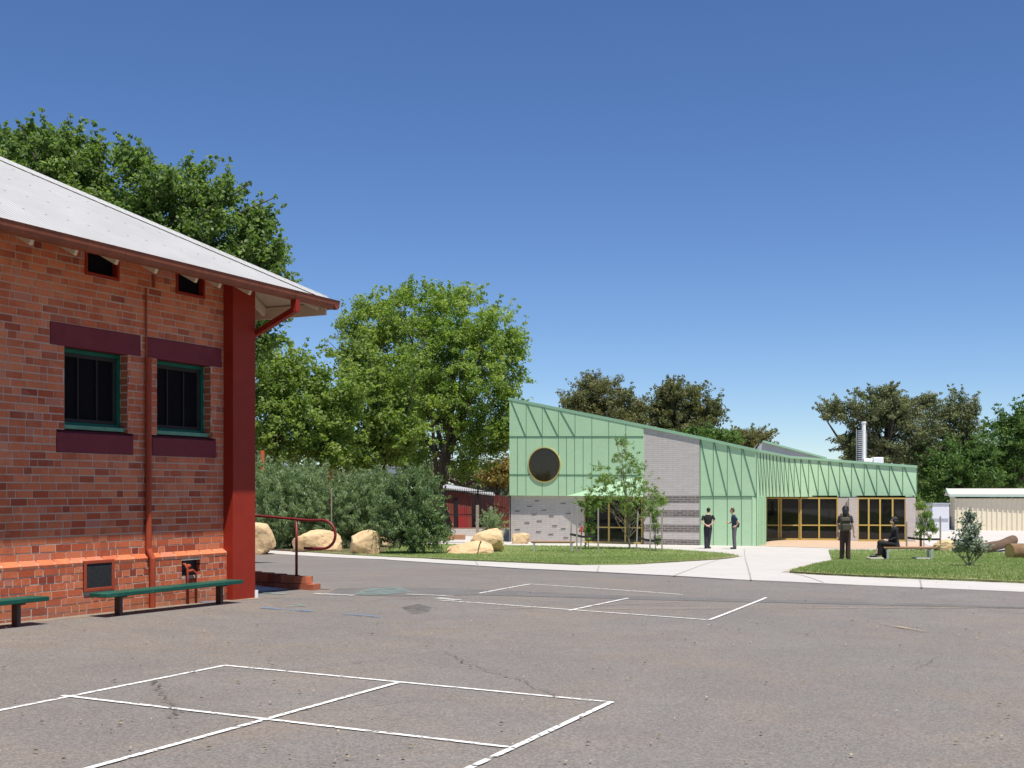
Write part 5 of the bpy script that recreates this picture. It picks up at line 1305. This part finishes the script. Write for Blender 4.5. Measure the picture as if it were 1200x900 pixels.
# ================================================================= PEOPLE
def remesh(mb, name, vox, mat, parent, smooth=2):
    o = mb.build(name, mat, parent, local=True)
    md = o.modifiers.new('r', 'REMESH'); md.mode = 'VOXEL'; md.voxel_size = vox; md.use_smooth_shade = True
    if smooth: s_ = o.modifiers.new('s', 'SMOOTH'); s_.iterations = smooth; s_.factor = .5
    dg = bpy.context.evaluated_depsgraph_get(); me = bpy.data.meshes.new_from_object(o.evaluated_get(dg))
    old = o.data; o.modifiers.clear(); o.data = me; bpy.data.meshes.remove(old)
    if not me.materials: me.materials.append(mat)
    return o
def hand(m, w, d, side, curl=.5, sz=1.0):
    """w wrist, d pointing direction, side thumb-side direction"""
    w, d, side = Vector(w), Vector(d).normalized(), Vector(side).normalized(); nrm = d.cross(side).normalized()
    pc = w+d*.045*sz; m.ball(pc, .036*sz, .030*sz, .045*sz, 10)
    m.tube([w, w+d*.085*sz], [.026*sz, .034*sz], 8)
    for k, L in enumerate((.068, .078, .072, .055)):
        b = w+d*.075*sz+side*(.028-.019*k)*sz; d2 = (d+nrm*curl*.6).normalized(); d3 = (d+nrm*curl*1.8).normalized()
        m.tube([b-d*.02, b, b+d2*L*.55*sz, b+d2*L*.55*sz+d3*L*.5*sz], [.009, .0095, .009, .0075], 7)
    b = w+d*.02*sz+side*.025*sz; d2 = (d*.7+side).normalized()
    m.tube([b, b+d2*.035*sz, b+d2*.035*sz+(d+side*.3).normalized()*.032*sz], [.014, .011, .009], 7)
def head(m, c, face, sz=1.0):
    """c head centre, face horizontal direction looked at"""
    c, f = Vector(c), Vector(face).normalized(); s_ = Vector((-f.y, f.x, 0)).normalized()
    for q, r in ((Vector((0, 0, .03))-f*.012, (.079, .088, .088)), (Vector((0, 0, -.035))+f*.018, (.060, .066, .075))): 
        n = 14; vs = []
        ang = math.atan2(f.x, -f.y)
        b = MB(); b.ball((0, 0, 0), r[0]*sz, r[1]*sz, r[2]*sz, n); Mr = Matrix.Rotation(math.atan2(f.y, f.x)-math.pi/2, 3, 'Z')
        m.add([c+q+Mr @ Vector(v) for v in b.v], b.f)
    m.tube([c+f*.08+Vector((0, 0, .012)), c+f*.103+Vector((0, 0, -.018)), c+f*.085+Vector((0, 0, -.028))], [.008, .013, .012], 7)   # nose
    m.ball(c+f*.078+Vector((0, 0, -.055)), .018, .018, .009, 8)                                                             # lips
    m.ball(c+f*.062+Vector((0, 0, -.092)), .022, .022, .018, 8)                                                             # chin
    for k in (-1, 1): m.ball(c+s_*.080*k+Vector((0, 0, -.005)), .013, .018, .028, 8)
def eyes(par, c, face):
    c, f = Vector(c), Vector(face).normalized(); s_ = Vector((-f.y, f.x, 0)); m = MB()
    for k in (-1, 1): m.ball(c+f*.079+s_*.030*k+Vector((0, 0, .008)), .009, .009, .007, 8); m.bar(c+f*.083+s_*(.030*k-.014)+Vector((0, 0, .03)), c+f*.083+s_*(.030*k+.014)+Vector((0, 0, .03)), .006, .005, (0, 0, 1))
    m.build('eyes_and_brows', M['hairdark'], par, local=True)
def limb(m, pts, rs, n=10):
    m.tube(pts, rs, n)
    for p, r in zip(pts, rs): m.ball(p, r*.98, n=10)
def shoe(m, heel, toe, w=.045):
    heel, toe = Vector(heel), Vector(toe); d = (toe-heel)
    m.tube([heel-d.normalized()*.03+Vector((0, 0, .04)), heel+d*.35+Vector((0, 0, .038)), heel+d*.75+Vector((0, 0, .032)), toe+Vector((0, 0, .026))], [w*.8, w*.95, w*1.0, w*.6], 10)
def person(label, base, face, sh, hip, headc, arms, legs, torso, topmat, botmat, hairfn, hairmat, sleeve=.6, group='people near the green building', wide=1.0, extra=None, hands=None, feet=None, skirt=None, longsleeve=False):
    """all points relative to the ground point, metres; arms/legs lists of joints"""
    t = thing('person', label, 'person', base, 0, group)
    m = MB(); V3 = Vector
    sc = (V3(sh[0])+V3(sh[1]))/2; hc = (V3(hip[0])+V3(hip[1]))/2; ax = (V3(sh[1])-V3(sh[0])); ax.z = 0; hx = (V3(hip[1])-V3(hip[0])); hx.z = 0
    def tor(m, k, z0=0.0, up=1.0):
        L = sc-hc; w0 = max(hx.length/2+.07, .15)*wide; ws = ax.length/2
        rg = [(hc-V3((0, 0, .06)), w0*.92*k, .105*k, hx if hx.length > .05 else ax), (hc+L*.12, w0*.98*k, .115*k, ax), (hc+L*.38, w0*.84*k, .10*k, ax), (hc+L*.68, (ws*.92)*k, .115*k, ax), (hc+L*.9, ws*.98*k, .105*k, ax), (sc+V3((0, 0, .035)), ws*.62*k, .075*k, ax), (sc+V3((0, 0, .065)), .062, .062, ax)]
        m.loft(rg, 16)
    tor(m, .9)
    hd = V3(headc); m.tube([sc+V3((0, 0, -.02)), hd+V3((0, 0, -.07))-V3(face)*.01], [.062, .052], 10); head(m, hd, face)
    for A_ in arms:
        limb(m, A_, [.046, .036, .024]);
    for A_, hdn in zip(arms, hands or [None, None]):
        e, w = V3(A_[1]), V3(A_[2]); d = (w-e).normalized() if not hdn else V3(hdn[0]); sd = V3(hdn[1]) if hdn else d.cross(V3(face)).normalized(); hand(m, w, d, sd, hdn[2] if hdn else .5)
    for L_ in legs:
        limb(m, L_, [.078, .052, .036]); 
    body = remesh(m, 'body', .009, M['skin'], t)
    eyes(body, hd, face)
    m = MB(); tor(m, 1.0)
    for A_ in arms:
        a, b, c = [V3(q) for q in A_]
        if longsleeve: limb(m, [a, b, b+(c-b)*.93], [.062, .05, .036])
        else: e = a+(b-a)*sleeve; limb(m, [a, e], [.056, .052])
    remesh(m, 'top', .012, M[topmat], t)
    m = MB()
    if skirt: skirt(m)
    else:
        m.loft([(hc-V3((0, 0, .10)), .135*wide, .115, hx if hx.length > .05 else ax), (hc+(sc-hc)*.16, .15*wide, .112, ax)], 14)
        for L_ in legs:
            a, b, c = [V3(q) for q in L_]; limb(m, [a+V3((0, 0, -.02)), b, c+(b-c)*.06], [.098*wide, .082*wide, .074*wide])
    remesh(m, 'trousers' if not skirt else 'skirt', .012, M[botmat], t)
    for L_, ft in zip(legs, feet):
        m = MB(); shoe(m, ft[0], ft[1]); m.tube([V3(L_[2])+V3((0, 0, .03)), V3(ft[0])+V3((0, 0, .05))], [.042, .042], 8); remesh(m, 'shoe', .009, M['shoe'], t)
    m = MB(); hairfn(m, hd, V3(face).normalized()); remesh(m, 'hair', .009, M[hairmat], t)
    if extra: extra(t)
    return t
def short_hair(m, c, f):
    m.ball(c-f*.018+Vector((0, 0, .045)), .087, .095, .083, 12); m.ball(c-f*.045+Vector((0, 0, .0)), .072, .066, .085, 12)
def bob_hair(m, c, f):
    s_ = Vector((-f.y, f.x, 0)); m.ball(c-f*.02+Vector((0, 0, .045)), .094, .094, .085, 12); m.ball(c-f*.055+Vector((0, 0, -.03)), .075, .075, .11, 12)
    for k in (-1, 1): m.tube([c+s_*.078*k+Vector((0, 0, .05)), c+s_*.082*k-f*.02+Vector((0, 0, -.06))], [.03, .022], 8)
def long_hair(m, c, f):
    bob_hair(m, c, f); m.tube([c-f*.06, c-f*.085+Vector((0, 0, -.14)), c-f*.09+Vector((0, 0, -.27))], [.09, .085, .05], 10)
def curly_hair(m, c, f):
    r = random.Random(4); m.ball(c-f*.03+Vector((0, 0, .035)), .10, .10, .095, 12)
    for _ in range(60):
        d = Vector((r.gauss(0, 1), r.gauss(0, 1), r.gauss(0, 1))).normalized()
        if d.dot(f) > .35 and d.z < .5: continue
        if d.z < -.8: continue
        m.ball(c-f*.035+Vector((0, 0, .01))+Vector((d.x*.105, d.y*.105, d.z*.125)), r.uniform(.018, .034), n=8)
# standing man, hands clasped behind his back (seen from behind)
g = G(829.5, 643.5)
def shirt_detail(t): pass
person('person in black polo shirt and dark trousers with hands clasped behind the back', g+Vector((0, 0, .022)), (.25, .97, 0),
       [(-.19, .03, 1.40), (.20, -.03, 1.42)], [(-.09, 0, .90), (.10, 0, .91)], (.045, .10, 1.645),
       [[(-.20, .02, 1.385), (-.285, -.07, 1.13), (-.03, -.155, .99)], [(.21, -.02, 1.405), (.30, -.10, 1.17), (.03, -.16, 1.0)]],
       [[(-.085, 0, .90), (-.075, .02, .48), (-.07, .03, .08)], [(.09, 0, .90), (.055, .03, .48), (.02, .10, .08)]],
       None, 'blackcloth', 'darkpants', short_hair, 'hairdark', feet=[((-.07, .0, 0), (-.10, .20, 0)), ((.03, .08, 0), (.16, .22, 0))],
       hands=[((.9, -.1, -.35), (0, -1, 0), .6), ((-.9, -.1, -.35), (0, -1, 0), .6)], wide=1.08)
# second person, side on, hand on hip
g = G(860, 644)
def hipbag(t):
    m = MB(); m.box((.16, .03, 1.02), (.16, .10, .20), Matrix.Rotation(.2, 3, 'Y'), bev=.03); remesh(m, 'shoulder_bag', .012, M['blackcloth'], t)
    m = MB(); pts = [(.15, -.02, 1.1), (.08, -.12, 1.28), (-.03, -.11, 1.44), (-.06, .02, 1.47)]
    m.tube(pts, .014, 6); m.build('bag_strap', M['blackcloth'], t, local=True)
    m = MB(); m.loft([((-.01, 0, 1.08), .135, .15), ((-.0, 0, 1.25), .15, .16), ((-.01, 0, 1.40), .12, .14)], 14); 
person('person in dark top and grey trousers standing side on with a hand on the hip', g+Vector((0, 0, .022)), (-.92, .35, -.1),
       [(-.02, -.18, 1.42), (.00, .18, 1.42)], [(.02, -.09, .92), (.02, .09, .92)], (-.075, .0, 1.645),
       [[(-.01, -.185, 1.40), (.165, -.22, 1.16), (.06, -.17, .975)], [(-.02, .19, 1.40), (-.05, .22, 1.14), (-.17, .10, 1.10)]],
       [[(.02, -.085, .92), (.0, -.08, .50), (.03, -.07, .08)], [(.03, .085, .92), (.02, .09, .50), (.05, .10, .08)]],
       None, 'navycloth', 'greycloth', short_hair, 'hairbrown', feet=[((.06, -.07, 0), (-.15, -.10, 0)), ((.07, .10, 0), (-.13, .14, 0))],
       hands=[((-.9, 0, -.2), (0, -.3, .9), .3), ((-.8, -.2, .3), (0, 0, 1), .8)], extra=hipbag)
# woman with a backpack, seen from behind
g = G(990.5, 658.5)
def backpack(t):
    m = MB(); m.box((-.055, -.205, 1.13), (.31, .17, .43), Matrix.Rotation(-.05, 3, 'X'), bev=.06); bp = remesh(m, 'backpack', .012, M['olive'], t)
    m = MB(); m.box((-.055, -.30, 1.03), (.24, .07, .20), bev=.03); m.box((-.055, -.285, 1.24), (.26, .06, .06), bev=.02); m.box((-.22, -.2, 1.03), (.05, .11, .17), bev=.02); m.box((.11, -.2, 1.03), (.05, .11, .17), bev=.02); m.build('pocket', M['olive'], bp, local=True)
    for x in (-.12, .10):
        m = MB(); m.tube([(x-.0, -.13, 1.36), (x, -.06, 1.44), (x, .08, 1.42), (x, .13, 1.28), (x+.01, .05, 1.05), (x, -.13, .98)], .018, 6); m.build('backpack_strap', M['olive'], bp, local=True)
person('person with black hair, olive backpack and brown trousers standing on the grass', g+Vector((0, 0, .05)), (.35, .93, 0),
       [(-.165, 0, 1.36), (.165, .0, 1.36)], [(-.085, 0, .90), (.085, 0, .90)], (.02, .03, 1.575),
       [[(-.17, 0, 1.34), (-.22, .06, 1.08), (-.19, .16, .86)], [(.175, 0, 1.34), (.235, -.02, 1.08), (.27, -.0, .83)]],
       [[(-.08, 0, .90), (-.09, .0, .48), (-.10, .0, .08)], [(.08, 0, .90), (.09, .02, .48), (.095, .02, .08)]],
       None, 'plumcloth', 'browncloth', long_hair, 'hairdark', feet=[((-.10, -.03, 0), (-.14, .18, 0)), ((.10, -.02, 0), (.20, .16, 0))],
       hands=[((0, .2, -1), (1, 0, 0), .4), ((.05, .05, -1), (-.3, 1, 0), .4)], extra=backpack, wide=.98)
# seated person in black
g = Vector((P(1047, 650, pb.location.y).x, pb.location.y, pb.location.z))
def skirt4(m):
    m.loft([((.02, 0, .44), .19, .19), ((.02, 0, .60), .155, .15), ((.03, 0, .72), .12, .12)], 14)
    limb(m, [(.0, -.09, .53), (-.43, -.04, .56), (-.47, -.02, .22)], [.115, .10, .075])
    limb(m, [(.0, .10, .52), (-.38, .06, .50), (-.26, .06, .16)], [.115, .10, .09])
    m.tube([(-.40, .0, .50), (-.42, .0, .35), (-.36, .02, .20)], [.11, .11, .10], 10)
person('person in black with curly hair sitting cross legged on the bench end', g, (-.97, -.2, 0),
       [(.035, -.175, 1.005), (.035, .175, 1.005)], [(.02, -.09, .53), (.02, .09, .53)], (-.01, .0, 1.235),
       [[(.04, -.18, .985), (.04, -.20, .73), (-.20, -.13, .645)], [(.04, .18, .985), (.02, .22, .73), (-.22, .02, .65)]],
       [[(.0, -.085, .53), (-.43, -.04, .56), (-.55, -.03, .20)], [(.0, .09, .52), (-.38, .06, .48), (-.26, .05, .10)]],
       None, 'blackcloth', 'blackcloth', curly_hair, 'hairdark', feet=[((-.55, -.03, .115), (-.76, -.05, .105)), ((-.24, .05, -.01), (-.44, .03, -.01))],
       hands=[((-.9, .2, -.2), (0, 1, 0), .5), ((-.9, -.2, -.15), (0, -1, .2), .5)], skirt=skirt4, longsleeve=True)
print('objects', len(bpy.data.objects))
